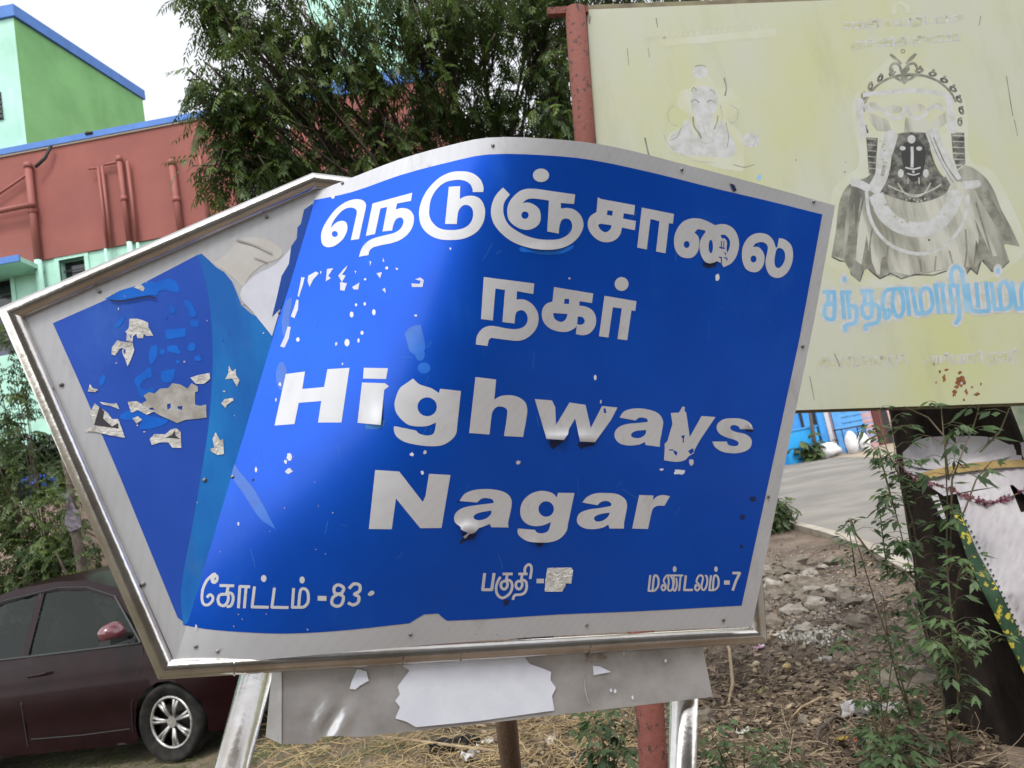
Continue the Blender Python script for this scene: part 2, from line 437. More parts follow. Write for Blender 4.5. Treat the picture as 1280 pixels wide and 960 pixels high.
for i, p in enumerate(scr): lay(Dp, 'paper_scrap', [p], M['scrap'] if i != 3 else M['grime'], wp, .0010 + .00002 * i, holes=holes, step=30)
lay(Dp, 'sticker_print', [path('200,455! 235,490! 225,540! 290,600! 335,575! 340,615! 160,590!', **s2)], M['dark_gap'], wp, .0014, step=30)
lay(Dp, 'sticker_print', [path('745,625! 752,665! 785,690! 745,685! 680,680! 730,660!', **s2)], M['dark_gap'], wp, .0014, step=30)
lb = [path('1000,715! 1170,705! 1165,770! 1010,800!', **sc), ell(1045, 870, 30, 28, **sc), ell(1215, 855, 32, 34, **sc), ell(1105, 895, 25, 16, **sc), ell(980, 895, 20, 25, **sc), path('890,850! 935,840 940,900 920,960 880,1000! 870,900', **sc),
      path('1150,480! 1200,490 1230,540 1250,600 1200,620 1190,560 1160,520', **sc), path('1200,640! 1275,650! 1265,700! 1205,690!', **sc), path('960,330! 1050,310 1110,370 1100,420 1000,400 900,420 880,370', **sc), path('640,630! 680,610 640,690 600,700', **sc), path('1030,510! 1085,560 1070,590 1040,570', **sc),
      path('570,160! 580,240 540,250 500,320 600,320! 600,355! 500,400! 480,330 455,260 510,210', **s2), path('650,200! 690,190 750,180! 735,260 690,285 650,260', **s2), path('350,520 440,480 560,520 640,540 700,560 600,610 480,620! 500,560 370,550', **s2), path('200,250! 240,225 235,280 205,300', **s2), ell(740, 35, 35, 28, **s2), ell(870, 25, 30, 28, **s2), ell(915, 105, 25, 20, **s2), ell(655, 60, 15, 20, **s2), ell(770, 130, 14, 14, **s2),
      path('520,470! 640,405 740,375! 830,345! 900,330 930,380 940,440 880,440 760,460 620,485', **sc)]
for i, p in enumerate(lb): lay(Dp, 'worn_patch', [p], M['light_blue'], wp, .00055 + .000006 * i, step=30)
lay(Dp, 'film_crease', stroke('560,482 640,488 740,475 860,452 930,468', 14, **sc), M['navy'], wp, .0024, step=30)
for i in range(46):      # specks
    x, y = rnd.uniform(110, 330), rnd.uniform(350, 690)
    if x < 95 + (y - 400) * .42 + 20 or x > 395 - 175 * (y - 240) / 585 - 6: continue
    lay(Dp, 'speck', [flake(x, y, rnd.uniform(.7, 2.0), rnd.uniform(.7, 2.2), i)], M['scrap'] if i % 3 else M['light_blue'], wp, .0012, step=30)

# main warped sheet
sheet = path('393,240! 402,237! 440,222 500,199 560,182 610,172 680,173 760,182 850,204 930,225 1044,257! 1018,400! 985,560! 940,783! 800,789 600,801 400,818 294,827 219,823! 260,690! 300,560! 350,390!', sc=1, sub=3)
lay(lambda x, y: Dm(x, y) + .002, 'sheet_backing', [sheet], M['alu'], sg, thick=.0015, step=16)
sp = lay(Dm, 'sign_sheet', [sheet], M['white_sheet'], sg, step=12)
bl = path('393,250! 440,240 500,219 560,203 610,193 680,194 740,200 820,217 900,237 960,251 1028,268! 1000,420! 970,560! 927,757! 800,764 700,768 560,776 552,771! 548,767! 530,768! 518,775! 512,779! 430,788 360,792 300,790 255,786 228,781! 238,740! 262,670! 300,552! 345,400! 372,310!', sc=1, sub=3)
lay(Dm, 'blue_field', [bl], M['blue'], sp, .0004, step=9)

A = dict(ox=390, oy=220); B = dict(ox=510, oy=200); C = dict(ox=600, oy=200); D = dict(ox=720, oy=230); E_ = dict(ox=840, oy=240); F_ = dict(ox=580, oy=330); G = dict(ox=660, oy=330)
H1 = dict(ox=340, oy=450); H2 = dict(ox=470, oy=450); H3 = dict(ox=570, oy=460); H4 = dict(ox=660, oy=470); H5 = dict(ox=800, oy=490); N1 = dict(ox=450, oy=570); N2 = dict(ox=560, oy=580); N3 = dict(ox=700, oy=580)
def e8(o, cx, cy, rx, ry=None): return ell(cx, cy, rx, ry, o['ox'], o['oy'], 8.0)
def lift(cx, cy, rx, ry, h):
    return lambda x, y: h * math.exp(-((x - cx) / rx) ** 2 - ((y - cy) / ry) ** 2)
LT = [
 ([path('470,630! 535,335! 540,285 515,248 460,232 390,240 320,270 240,330 160,430 105,530 90,610 110,690 170,713 240,690 310,630 350,550 352,490 330,455 280,450 230,475 190,520! 205,470 260,390 320,335 390,315 440,335 448,370 435,430! 388,642!', **A)], [e8(A, 228, 580, 30)], None),
 ([path('605,275! 1002,168! 990,248! 850,275! 838,335! 900,320 970,335 1015,390 1020,440 1000,520 950,590 880,640 800,670 700,690 620,710! 580,740 565,790! 470,808! 490,740 520,690 570,645 640,615 740,590 830,565 890,520 915,460 905,425 880,415 845,430 820,470 800,545! 705,555! 752,310! 685,325! 630,580! 538,600!', **A)], [], None),
 ([path('752,320! 755,270 720,190 640,130 530,112 420,125 310,180 200,290 135,410 110,530 130,650 190,730 290,785 420,800 560,785 680,725 750,630 772,520 755,440 710,380 640,357 570,365 518,390! 522,260! 408,268! 370,640! 488,640! 495,560 510,500 550,455 600,452 640,485 652,540 640,600 600,655 530,690 420,700 320,685 250,630 215,560 215,470 235,380 290,290 370,225 470,200 560,205 620,240 645,290 648,320!', **B)], [], None),
 ([path('230,275! 160,350 120,440 110,540 140,640 220,740 330,820 460,870 600,895 740,895 860,865 960,800 1020,710 1035,640 1010,560 950,500 880,480 810,485! 808,430! 940,440! 952,345! 560,288! 470,288 400,310 330,370 285,440 272,520 290,600 350,660 440,697 520,690 590,640 608,570 590,490 530,440 480,425 425,430! 470,395 530,385 690,405! 672,715! 788,735! 795,660 820,600 860,585 900,600 922,650 910,710 860,760 790,790 700,798 580,790 470,760 370,710 290,650 245,570 232,490 245,420 300,345!', **C), e8(C, 610, 153, 82, 68)], [e8(C, 450, 552, 37)], lift(682, 315, 28, 8, .004)),
 ([path('218,132! 250,150! 590,212! 580,310! 478,292! 470,345! 600,370! 588,462! 460,435! 440,510 390,560 320,582 240,570 170,520 125,450 118,380 145,320 205,280!', **D)], [path('315,262! 368,270! 362,318! 308,308!', **D), path('222,405! 250,397! 355,412! 350,440 325,470 290,482 250,460 225,425', **D)], None),
 ([path('658,235! 980,300! 968,398! 930,392! 895,692! 800,675! 835,372! 745,350! 708,655! 612,635!', **D)], [], None),
 ([path('20,500 30,420 70,340 130,285 220,262 310,275 380,305 430,332! 500,320 570,335 630,385 665,470 668,560 640,650 590,715 515,752! 495,715! 450,690! 420,705 375,715 330,695 290,630 275,550 290,470 335,400! 330,385! 258,370! 225,405! 265,450 272,520 255,600 210,650 150,662 80,640 35,580', **E_)],
  [e8(E_, 147, 525, 30, 35), e8(E_, 388, 545, 22, 68), path('485,430! 530,430 575,480 578,540 555,612! 545,570 550,500 520,460 500,470!', **E_)] + [path(q, **E_) for q in ('490,490! 500,490! 498,570! 488,570!', '475,545! 530,560! 528,572! 470,558!', '515,490! 524,492! 520,560! 512,560!', '520,595! 545,615! 535,635!', '470,645! 500,650! 498,725! 488,725! 488,662! 470,658!', '520,650! 556,660! 552,688! 543,686! 544,668! 520,662!')], lift(886, 328, 10, 5, .003)),
 ([path('700,600 715,530 760,460 820,420 890,410 960,430 1010,480 1038,555! 1052,555! 1070,460! 1130,475 1190,530 1210,610 1200,710 1150,810 1070,858 990,840 945,770 935,690 955,590 955,540 920,505 870,503 830,520 810,550! 860,550 905,590 925,650 910,740 860,795 800,800 740,770 705,690', **E_)], [e8(E_, 815, 670, 30, 35), path('1065,560 1110,575 1132,630 1120,700 1080,755 1045,755 1025,710 1030,640 1045,580', **E_)], None),
 ([path('198,130! 703,195! 692,300! 530,272! 525,355! 600,355 680,400 735,480 745,560 725,640 670,710 600,755 530,768 400,755 270,738! 248,760! 235,820! 118,805! 130,720 180,650 250,620 330,625 430,645 530,650 600,625 635,570 630,510 600,470 560,463 520,490 505,595! 385,580! 410,260! 315,245! 288,565! 170,550!', **F_)], [], None),
 ([path('260,230! 652,295! 640,390! 515,372! 512,415! 590,430 650,470 680,540 672,620 620,690 550,712 478,700! 490,612! 470,640 400,675 330,678 240,655 170,600 138,520 150,440 190,395 245,375!', **G)], [path('365,348! 412,350! 410,400! 360,398!', **G), path('250,490! 395,500! 385,540 350,575 310,575 265,545', **G), path('498,525! 540,530 566,560 560,590 530,608 491,602!', **G)], None),
 ([path('765,318! 1085,372! 1072,470! 1035,462! 992,762! 895,750! 938,445! 848,432! 805,735! 710,722!', **G), e8(G, 936, 200, 70)], [], None),
 ([path('138,140! 330,115! 303,290! 520,270! 555,92! 775,78! 695,625! 460,625! 493,410! 268,428! 225,640! 25,655!', **H1)], [], None),
 ([path('918,78! 1160,82! 1140,190! 910,185!', **H1), path('900,225! 1130,232! 1170,262! 1122,300! 1088,650! 855,628!', **H1)], [], lift(478, 530, 14, 20, .006)),
 ([path('640,287! 850,310! 812,660 800,740 740,810 650,855 540,862 420,850 290,820 210,770 180,710 180,660! 400,705! 430,735 510,755 570,740 592,690 600,625! 520,658 430,665 330,650 260,600 205,530 185,450 200,370 240,280 300,235! 370,185! 430,240 490,262 560,285 630,330!', **H2)], [e8(H2, 512, 468, 98, 95)], None),
 ([path('195,90! 402,115! 383,315! 450,280 540,272 620,290 690,340 712,410 705,500 670,690! 480,680! 512,460 505,410 450,385 400,395 365,440 350,520! 335,665! 132,650!', **H3)], [], None),
 ([path('68,230! 240,245! 272,310! 280,490! 415,265! 575,288! 628,520! 740,300! 895,315! 830,440! 670,662! 520,655! 472,425! 410,530! 400,580! 360,640! 185,628!', **H4)], [path('755,325! 775,322! 785,370! 760,372!', **H4)], lift(708, 550, 40, 9, .009)),
 ([path('915,415! 960,355 1040,328 1140,325 1240,345 1310,380 1350,450 1345,520 1320,650! 1318,708! 1175,690! 1168,660! 1110,685 1010,695 920,675 870,620 870,560 910,510 990,480 1100,470 1195,460! 1195,435 1160,418 1110,418 1075,445!', **H4)], [path('1180,540! 1175,580 1130,615 1070,620 1032,600 1040,570 1090,548', **H4)], None),
 ([path('308,210! 390,205! 425,145! 450,150! 445,190! 462,205! 498,450! 615,240! 755,250! 600,480! 545,580! 540,610! 490,640! 450,680 380,698 300,692 240,682! 248,560! 245,520! 275,490! 300,400! 325,320!', **H5)], [path('410,440! 450,430! 438,470! 440,500! 425,510! 428,470!', **H5), path('330,580! 375,600! 365,640! 345,620!', **H5), path('290,575! 330,572! 332,585! 285,586!', **H5), path('480,590! 530,560! 540,600! 505,625!', **H5)], None),
 ([path('1135,375! 1090,372! 1000,372! 985,345 940,330 905,345 910,375 960,400 1050,420 1105,460 1118,510 1090,570 1010,605 920,612 820,595 750,550 722,495! 868,495! 880,525 930,540 975,535 985,505 950,480 870,455 800,420 768,370 775,320 830,275 920,262 1020,270 1100,310', **H5)], [], lift(938, 535, 7, 4, .004)),
 ([path('152,140! 392,155! 628,460! 655,400! 690,178! 905,190! 815,720! 603,722! 360,425! 318,732! 88,730!', **N1)], [], None),
 ([path('115,370! 160,305 240,265 360,250 480,258 580,290 632,350 635,420 600,590! 605,635! 432,632! 418,598! 370,620 310,640! 260,690 215,700! 175,745! 150,730! 200,690! 130,655! 125,630 75,590 60,540 85,480 160,435 300,410 455,390! 450,360 400,342 340,345 290,385!', **N2)], [path('435,465! 430,500 380,545 310,562 260,545 262,515 320,485', **N2)], lift(584, 664, 14, 9, .010)),
 ([path('1100,288! 1265,290! 1200,600 1185,670 1120,745 1030,780 900,785 790,770 715,720 695,680 700,645! 870,658! 890,685 950,692 1000,670 1020,620 1030,580! 960,610 880,622 800,605 740,550 722,470 745,380 810,310 900,272 980,272 1050,295 1088,335!', **N2)], [e8(N2, 982, 450, 78, 78)], lift(673, 679, 9, 5, .006)),
 ([path('222,385! 270,330 350,295 450,290 570,300 645,345 670,400 662,480 640,590! 640,645! 495,645! 483,605! 430,635 330,652 240,640 180,600 170,545 200,490 290,455 400,440 510,420! 512,395 470,370 410,380 375,412!', **N3)], [path('497,485! 485,520 430,565 370,575 342,555 350,525 410,500', **N3)], None),
 ([path('792,310! 935,315! 928,360! 970,325 1030,310 1100,322! 1045,418! 980,418 935,440 915,490 880,650! 722,645!', **N3)], [], None),
]
for p, h, lf in LT: lay(Dm, 'letter', p, M['letter'], sp, .0009, holes=h, step=10, lift=lf)
# film torn away below some letters; navy patches paint the shade under lifted vinyl
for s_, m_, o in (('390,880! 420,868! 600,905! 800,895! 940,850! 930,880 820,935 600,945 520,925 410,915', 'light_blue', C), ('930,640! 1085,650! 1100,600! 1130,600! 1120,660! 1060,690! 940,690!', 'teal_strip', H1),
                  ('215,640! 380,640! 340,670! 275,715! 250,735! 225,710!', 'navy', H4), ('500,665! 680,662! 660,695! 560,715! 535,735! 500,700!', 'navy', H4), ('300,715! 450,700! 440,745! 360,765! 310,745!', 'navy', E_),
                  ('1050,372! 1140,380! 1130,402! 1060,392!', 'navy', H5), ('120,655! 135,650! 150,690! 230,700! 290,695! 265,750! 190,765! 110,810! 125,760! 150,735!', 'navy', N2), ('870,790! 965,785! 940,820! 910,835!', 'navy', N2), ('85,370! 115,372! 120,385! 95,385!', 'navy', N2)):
    lay(Dm, 'torn_and_shade_patch', [path(s_, **o)], M[m_], sp, .0006, step=12)

# three small lines of Tamil writing
w1 = dict(ox=220, oy=690, sc=4.923); w2 = dict(ox=590, oy=695, sc=9.143); w3 = dict(ox=800, oy=695, sc=9.143)
def word(lst, wd, o, dots=()):
    P = []
    for s_ in lst:
        sm = not s_.startswith('|'); P += stroke(s_.lstrip('|'), wd, smooth=sm, **o)
    for (cx, cy, rx, ry) in dots: P.append(ell(cx, cy, rx, ry, **o))
    return P
small = [
 (['240,180 226,172 236,150 252,148 252,172 238,188 222,178 226,140 245,136', '225,140 190,175 165,230 160,290 172,322 198,325 224,300 226,275 208,262 190,280'], [], w1, 17),
 (['|268,206 358,208', '|322,208 310,268', '270,262 318,262 320,300 298,330 268,322 258,290 270,262', '318,250 345,258 352,290 338,330 312,336'], [], w1, 18),
 (['|384,346 393,212 456,214', '|432,214 420,346'], [], w1, 18),
 (['|483,212 468,338 570,340'], [(540, 163, 17, 22)], w1, 18), (['|606,220 590,340 692,342'], [], w1, 18),
 (['|724,222 716,340 785,340', '785,340 812,310 812,250 790,226 765,240 755,335'], [(776, 172, 16, 22)], w1, 18),
 (['|872,284 926,286'], [], w1, 30),
 (['1000,200 1032,220 1022,250 1000,258 975,250 975,215 1000,200', '1000,258 1030,275 1020,320 990,334 960,318 965,280 1000,258'], [], w1, 19),
 (['1065,225 1095,196 1130,205 1130,240 1098,260 1125,275 1120,310 1090,326 1058,312'], [], w1, 19),
 (['|145,195 122,385 225,385 253,195'], [], w2, 34),
 (['|350,205 465,205', '|405,205 385,300', '350,290 395,290 405,340 375,380 340,365 330,325 350,290', '398,270 445,290 460,350 430,430 350,480 290,440 275,360 300,280 325,240'], [], w2, 30),
 (['|530,205 635,205', '|575,205 560,290', '515,290 560,290 575,330 550,375 515,370 500,330 515,290', '565,270 615,290 625,360 600,420 550,442 490,447 466,500', '605,200 605,140 640,98 672,110 680,160 664,262'], [], w2, 30),
 (['|738,285 822,285'], [], w2, 52),
 (['|118,218 98,398 165,398', '165,398 205,350 212,270 190,225 160,240 143,395'], [], w3, 24),
 (['285,355 262,330 245,360 262,392 290,375 292,330 270,280 300,225', '|300,222 495,222', '320,235 330,300 318,370 340,398 372,370 378,280 350,232', '385,235 388,300 378,370 400,398 420,340 415,250', '|465,222 447,400'], [(396, 150, 22, 34)], w3, 21),
 (['|525,222 505,388 605,388'], [], w3, 26),
 (['655,345 640,330 630,370 655,395 680,365 670,320 645,290 670,230 705,222 720,260 702,340 715,385 742,380 768,310 765,240 745,222'], [], w3, 22),
 (['|812,220 792,390 850,390', '850,390 892,350 898,270 875,225 845,240 832,388'], [(868, 150, 20, 32)], w3, 23),
 (['|960,303 1026,303'], [], w3, 48), (['|1056,195 1140,195 1095,290 1058,395'], [], w3, 30)]
for lst, dots, o, wd in small: lay(Dm, 'small_letter', word(lst, wd, o, dots), M['letter'], sp, .0009, step=10)
lay(Dm, 'blank_patch', [path('862,135! 1135,132! 1155,165! 1135,315! 1070,315! 1070,345! 1050,370! 1030,408! 830,408! 838,280!', **w2)], M['scrap'], sp, .0012, step=20)
lay(Dm, 'torn_and_shade_patch', [path('360,500! 440,500! 420,540! 400,570! 360,570!', **w2)], M['navy'], sp, .0006, step=10)  # navy, painted shade under the small letter
# worn white scratches and paper remains on the sheet
s4 = dict(ox=340, oy=290, sc=6.4)
rem = ['235,360! 262,365! 245,430! 215,520! 205,510! 222,430!', '195,540! 212,545! 208,620! 180,690! 150,675! 175,610!', '125,755! 150,760! 135,850! 100,925! 65,915! 100,840!', '290,350! 350,315! 375,330! 330,380! 300,440! 285,390!', '440,295! 490,290! 450,350! 470,370! 430,395!',
       '570,300! 605,265! 590,300! 560,340! 590,350! 560,400! 530,350!', '545,400! 600,410! 580,470! 545,465!', '640,440! 700,405! 690,460! 655,460!', '780,230! 795,240! 785,275!', '835,330! 880,320! 865,370!', '880,460! 905,445! 910,490!', '1145,380! 1185,362! 1215,385! 1205,440! 1120,440! 1115,410! 1180,415! 1190,390!',
       '385,310! 398,320! 388,340!', '660,310! 675,312! 668,335!', '888,205! 900,235! 886,240!', '985,285! 1012,290! 1000,308!']
for i, q in enumerate(rem): lay(Dm, 'paper_scrap', [path(q, **s4)], M['paper'], sp, .0008 + i * .00002, step=12)
for i, (x, y, a, b) in enumerate([(600, 885, 20, 30), (637, 660, 15, 24), (815, 642, 14, 24), (720, 806, 12, 16), (207, 860, 14, 18), (692, 868, 9, 18), (672, 582, 9, 12), (742, 575, 10, 14), (918, 288, 12, 12), (1150, 668, 12, 9), (745, 378, 9, 9)]):
    lay(Dm, 'chip', [ell(x, y, a, b, **s4)], M['letter'], sp, .0008, step=12)
for i, (x, y, a, b) in enumerate([(362, 571, 5, 6), (361, 589, 6, 4), (357, 577, 3, 3), (515, 568, 3, 3), (531, 565, 2.6, 3), (528, 591, 2.5, 4), (648, 578, 4, 3), (744, 472, 2, 4), (751, 502, 1.4, 3), (849, 590, 9, 4), (864, 578, 4, 5), (827, 587, 3, 2), (465, 741, 4, 4), (897, 347, 3, 6), (245, 785, 2, 6), (535, 207, 1.6, 3), (416, 246, 3, 3), (563, 311, 1.6, 2), (320, 587, 2, 4), (298, 655, 1.6, 3), (428, 455, 1.5, 2), (420, 430, 2, 3), (350, 480, 2, 3), (345, 500, 1.4, 3), (712, 348, 2, 1.5)]):
    lay(Dm, 'chip', [flake(x, y, a, b, i, n=11)], M['paper'] if i % 2 else M['letter'], sp, .0008, step=12)
s5 = [path('1060,810! 1110,760 1190,740! 1215,850 1225,930 1180,985 1110,960 1080,880', **s4), ell(525, 443, 6, 8), ell(530, 460, 8, 7), path('290,575! 300,590 318,612 345,662! 325,648 305,618 290,595', sc=1), ell(352, 470, 7, 18), path('352,400! 362,372 362,395 357,420', sc=1), ell(873, 300, 1, 1)]
for i, q in enumerate(s5[:6]): lay(Dm, 'worn_patch', [q], M['light_blue'], sp, .0006 + i * .00002, step=12)
for i, (x, y, a, b) in enumerate([(941, 624, 5, 4), (928, 646, 4, 5), (462, 743, 3, 3), (316, 600, 2, 2), (927, 683, 3, 3)]):
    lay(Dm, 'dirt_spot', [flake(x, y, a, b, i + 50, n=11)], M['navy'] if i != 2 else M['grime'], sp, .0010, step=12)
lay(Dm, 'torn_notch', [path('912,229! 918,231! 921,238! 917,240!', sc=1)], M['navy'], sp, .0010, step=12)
for i in range(34):
    x, y = rnd.uniform(240, 430), rnd.uniform(560, 800)
    if rnd.random() < .5: x, y = rnd.uniform(230, 900), rnd.uniform(775, 812)
    if x < 395 - 175 * (y - 240) / 585 + 8 or y > 818 - (x - 400) * .052: continue
    lay(Dm, 'speck', [flake(x, y, rnd.uniform(.5, 1.4), rnd.uniform(.5, 1.5), i + 90, n=9)], M['grime'], sp, .0010, step=12)

M['scuff'] = mat('pale_scuffed_blue_film', (.03, .17, .58), rough=.55, metal=.3)
for i in range(46):     # hairline scratches and rub marks
    x, y = rnd.uniform(300, 980), rnd.uniform(260, 740)
    xc = 395 - 175 * (y - 240) / 585; xr = 1030 - 104 * (y - 268) / 500
    if x < xc + 12 or x > xr - 30: continue
    a = rnd.choice((-1.2, -.9, 1.4, .3)) + rnd.uniform(-.3, .3); l_ = rnd.uniform(5, 26)
    x2, y2 = x + l_ * math.cos(a), y + l_ * math.sin(a)
    if y2 > 750 or x2 > xr - 30 or y2 < 245: continue
    lay(Dm, 'scratch', stroke([(x, y), ((x + x2) / 2 + rnd.uniform(-1, 1), (y + y2) / 2), (x2, y2)], rnd.uniform(.35, .8), sc=1), M['scuff'], sp, .0006, step=12)
# screws and rivets
def screw(x, y, Df, par, r=.0042):
    p = W(x, y, Df(x, y)); q = (W(x + 3, y, Df(x + 3, y)) - p).cross(W(x, y + 3, Df(x, y + 3)) - p).normalized()
    if q.dot(CP - p) < 0: q = -q
    MB().tube([p - q * .001, p + q * .0022, p + q * .0034], [r, r, r * .6], 10).build('screw', M['screw'], par, True)
for x, y in ((124, 364), (77, 481), (333, 271), (179, 730), (256, 690 - 90)): screw(x, y, Dp, wp)
for x, y in ((428, 229), (616, 182), (852, 212), (1017, 252), (1003, 433), (960, 621), (272, 814), (513, 793), (733, 781), (904, 775), (291, 596), (349, 391), (245, 808)): screw(x, y, Dm, sp, .0036)

# steel name strip below, crumpled at the left end
def Ds(x, y): return Dp(x, y) + .006 + .006 * math.exp(-((x - 415) / 22) ** 2) * math.exp(-((y - 905) / 26) ** 2) * math.sin(x * .18 + y * .1) + .0016 * math.sin(x * .02)
strip = path('352,826! 600,812! 876,798! 881,822! 891,871! 600,905! 450,921! 404,921 392,930! 352,930!', sc=1)
st = lay(Ds, 'name_strip', [strip], M['steel_panel'], sg, step=8)
lay(lambda x, y: Dp(x, y) + .014, 'strip_back', [strip], M['steel_panel'], st, thick=.012, step=50)
lay(lambda x, y: Dp(x, y) + .004 + max(0, 352 - x) * .0012, 'strip_side', [path('340,838! 352,838! 352,930! 332,921!', sc=1)], M['steel_panel'], st, thick=.001, step=30)
lay(Ds, 'torn_paper', [path('496,828! 600,815! 660,815! 656,822! 663,830! 680,836! 689,840! 688,850! 695,860! 690,870! 693,888! 600,901! 520,909! 508,902! 494,898! 500,884! 494,876! 500,868! 497,858! 503,850! 512,838!', sc=1)], M['paper'], st, .002, step=14)
lay(Ds, 'torn_paper', [path('447,836! 458,839! 461,851! 450,857! 444,862! 437,861! 440,850!', sc=1)], M['paper'], st, .002, step=14)
lay(Ds, 'torn_paper', [path('741,832! 750,833! 764,840! 742,844!', sc=1)], M['paper'], st, .002, step=14)
for x, y in ((764, 863), (769, 864), (791, 872), (832, 826), (780, 817)): lay(Ds, 'chip', [flake(x, y, 1.8, 3, x)], M['paper'], st, .002, step=14)
lay(Ds, 'dent_line', stroke('733,838 731,855 733,870 738,882', 1.3, sc=1), M['grime'], st, .0015, step=14)
lay(Ds, 'rust_stain', [flake(745, 822, 16, 8, 3)], mat('tan_stain', (.20, .15, .10), rough=.6, metal=.3, col2=(.36, .33, .30), vscale=30), st, .0012, step=14)

# ================================================================== GROUND, ROAD
def soil_mat():
    m = mat('soil_with_litter', (.075, .050, .034), rough=.95, col2=(.19, .145, .105), vscale=1.4, bump=.6, bscale=14, detail=9)
    n = m.node_tree.nodes; l = m.node_tree.links; b = n['Principled BSDF']; tc = n['Texture Coordinate']
    src = b.inputs['Base Color'].links[0].from_socket
    # greenish turf patches on the left side of the plot and towards the car
    sep = n.new('ShaderNodeSeparateXYZ'); l.new(tc.outputs['Object'], sep.inputs[0])
    mr = n.new('ShaderNodeMapRange'); mr.inputs['From Min'].default_value = -.4; mr.inputs['From Max'].default_value = -1.4; l.new(sep.outputs['X'], mr.inputs['Value'])
    nz = n.new('ShaderNodeTexNoise'); nz.inputs['Scale'].default_value = 2.2; nz.inputs['Detail'].default_value = 7; l.new(tc.outputs['Object'], nz.inputs['Vector'])
    mu = n.new('ShaderNodeMath'); mu.operation = 'MULTIPLY_ADD'; mu.use_clamp = True; l.new(nz.outputs[0], mu.inputs[0]); mu.inputs[1].default_value = 3; mu.inputs[2].default_value = -1.2
    m2 = n.new('ShaderNodeMath'); m2.operation = 'MULTIPLY'; l.new(mu.outputs[0], m2.inputs[0]); l.new(mr.outputs[0], m2.inputs[1])
    mx = n.new('ShaderNodeMix'); mx.data_type = 'RGBA'; l.new(m2.outputs[0], mx.inputs['Factor']); l.new(src, mx.inputs['A']); mx.inputs['B'].default_value = (.05, .075, .018, 1)
    # pale fine grit
    n2 = n.new('ShaderNodeTexNoise'); n2.inputs['Scale'].default_value = 38; n2.inputs['Detail'].default_value = 3; l.new(tc.outputs['Object'], n2.inputs['Vector'])
    rp = n.new('ShaderNodeValToRGB'); rp.color_ramp.elements[0].position = .58; rp.color_ramp.elements[1].position = .68; l.new(n2.outputs[0], rp.inputs[0])
    mz = n.new('ShaderNodeMix'); mz.data_type = 'RGBA'; l.new(rp.outputs[0], mz.inputs['Factor']); l.new(mx.outputs['Result'], mz.inputs['A']); mz.inputs['B'].default_value = (.23, .19, .145, 1)
    l.new(mz.outputs['Result'], b.inputs['Base Color'])
    return m
M['soil'] = soil_mat()
xs = np.concatenate([[-1500, -400, -120, -50, -25], np.arange(-14, 14.01, .16), [20, 40, 100, 400, 1500]])
ys = np.concatenate([[-1500, -300, -60, -20, -8, -3, 0], np.arange(.6, 13.01, .16), np.arange(14, 60, 3), [80, 200, 600, 1500]])
gv = [(x, y, gz(x, y) if abs(x) < 15 and 0 < y < 14 else 0) for y in ys for x in xs]
nx_ = len(xs)
gf = [(j * nx_ + i, j * nx_ + i + 1, (j + 1) * nx_ + i + 1, (j + 1) * nx_ + i) for j in range(len(ys) - 1) for i in range(nx_ - 1)]
g = mesh('ground', gv, gf, M['soil'], None, True); tag(g, kind='structure')

M['asphalt'] = mat('worn_asphalt', (.165, .155, .14), rough=.95, col2=(.25, .23, .20), vscale=.55, bump=.3, bscale=60)
M['kerb'] = mat('dusty_kerb_concrete', (.40, .36, .30), rough=.95, col2=(.27, .23, .18), vscale=3, bump=.3, bscale=25)
M['sand'] = mat('dry_sandy_verge', (.36, .30, .22), rough=1, col2=(.26, .215, .155), vscale=.9, bump=.3, bscale=18)
# near edge of the road, traced on the ground, runs away to the left
ne = [RZ(1320, 800), RZ(1180, 742), RZ(1090, 691), RZ(1040, 672), RZ(1000, 661), RZ(950, 652)]
d_ = (ne[-1] - ne[-2]).normalized(); ne.append(ne[-1] + d_ * 30); ne.insert(0, ne[0] + (ne[0] - ne[1]).normalized() * 10)
fe = [RZ(1500, 560), RZ(1280, 572), RZ(1100, 574), RZ(985, 573)]
fe = [RZ(1100, 574) + Vector((60, -14, 0)), RZ(1100, 574), RZ(985, 573)]; fe.append(fe[-1] + (fe[-1] - fe[1]).normalized() * 60)
lower = [(p.x, p.y) for p in ne]; upper = [(p.x, p.y) for p in fe][::-1]
def flat(name, poly, z, mt, kind='structure'):
    V, T = fill([poly], step=4)
    P = [(x, y, z) for x, y in V]
    T = [tuple(t) if (V[t[1]][0]-V[t[0]][0])*(V[t[2]][1]-V[t[0]][1])-(V[t[1]][1]-V[t[0]][1])*(V[t[2]][0]-V[t[0]][0]) > 0 else (t[0], t[2], t[1]) for t in T]
    o = mesh(name, P, T, mt, None); tag(o, kind=kind); return o
flat('road', lower + upper, .055, M['asphalt'])
kb = MB()
for i in range(len(ne) - 1):
    a, b = ne[i], ne[i + 1]; d = (b - a).normalized(); n_ = Vector((-d.y, d.x, 0)) * .07
    for p, q in ((a, b),):
        kb.add([a - n_ + Vector((0, 0, -.05)), b - n_ + Vector((0, 0, -.05)), b + n_ + Vector((0, 0, -.05)), a + n_ + Vector((0, 0, -.05)),
                a - n_ + Vector((0, 0, .085)), b - n_ + Vector((0, 0, .085)), b + n_ + Vector((0, 0, .085)), a + n_ + Vector((0, 0, .085))],
               [(4, 5, 6, 7), (0, 1, 5, 4), (1, 2, 6, 5), (2, 3, 7, 6), (3, 0, 4, 7)])
tag(kb.build('kerb', M['kerb']), kind='structure')
vg = [(p.x, p.y) for p in fe] + [(fe[-1].x - 5, fe[-1].y + 40), (fe[0].x + 20, fe[0].y + 60)]
flat('verge', vg, .062, M['sand'])

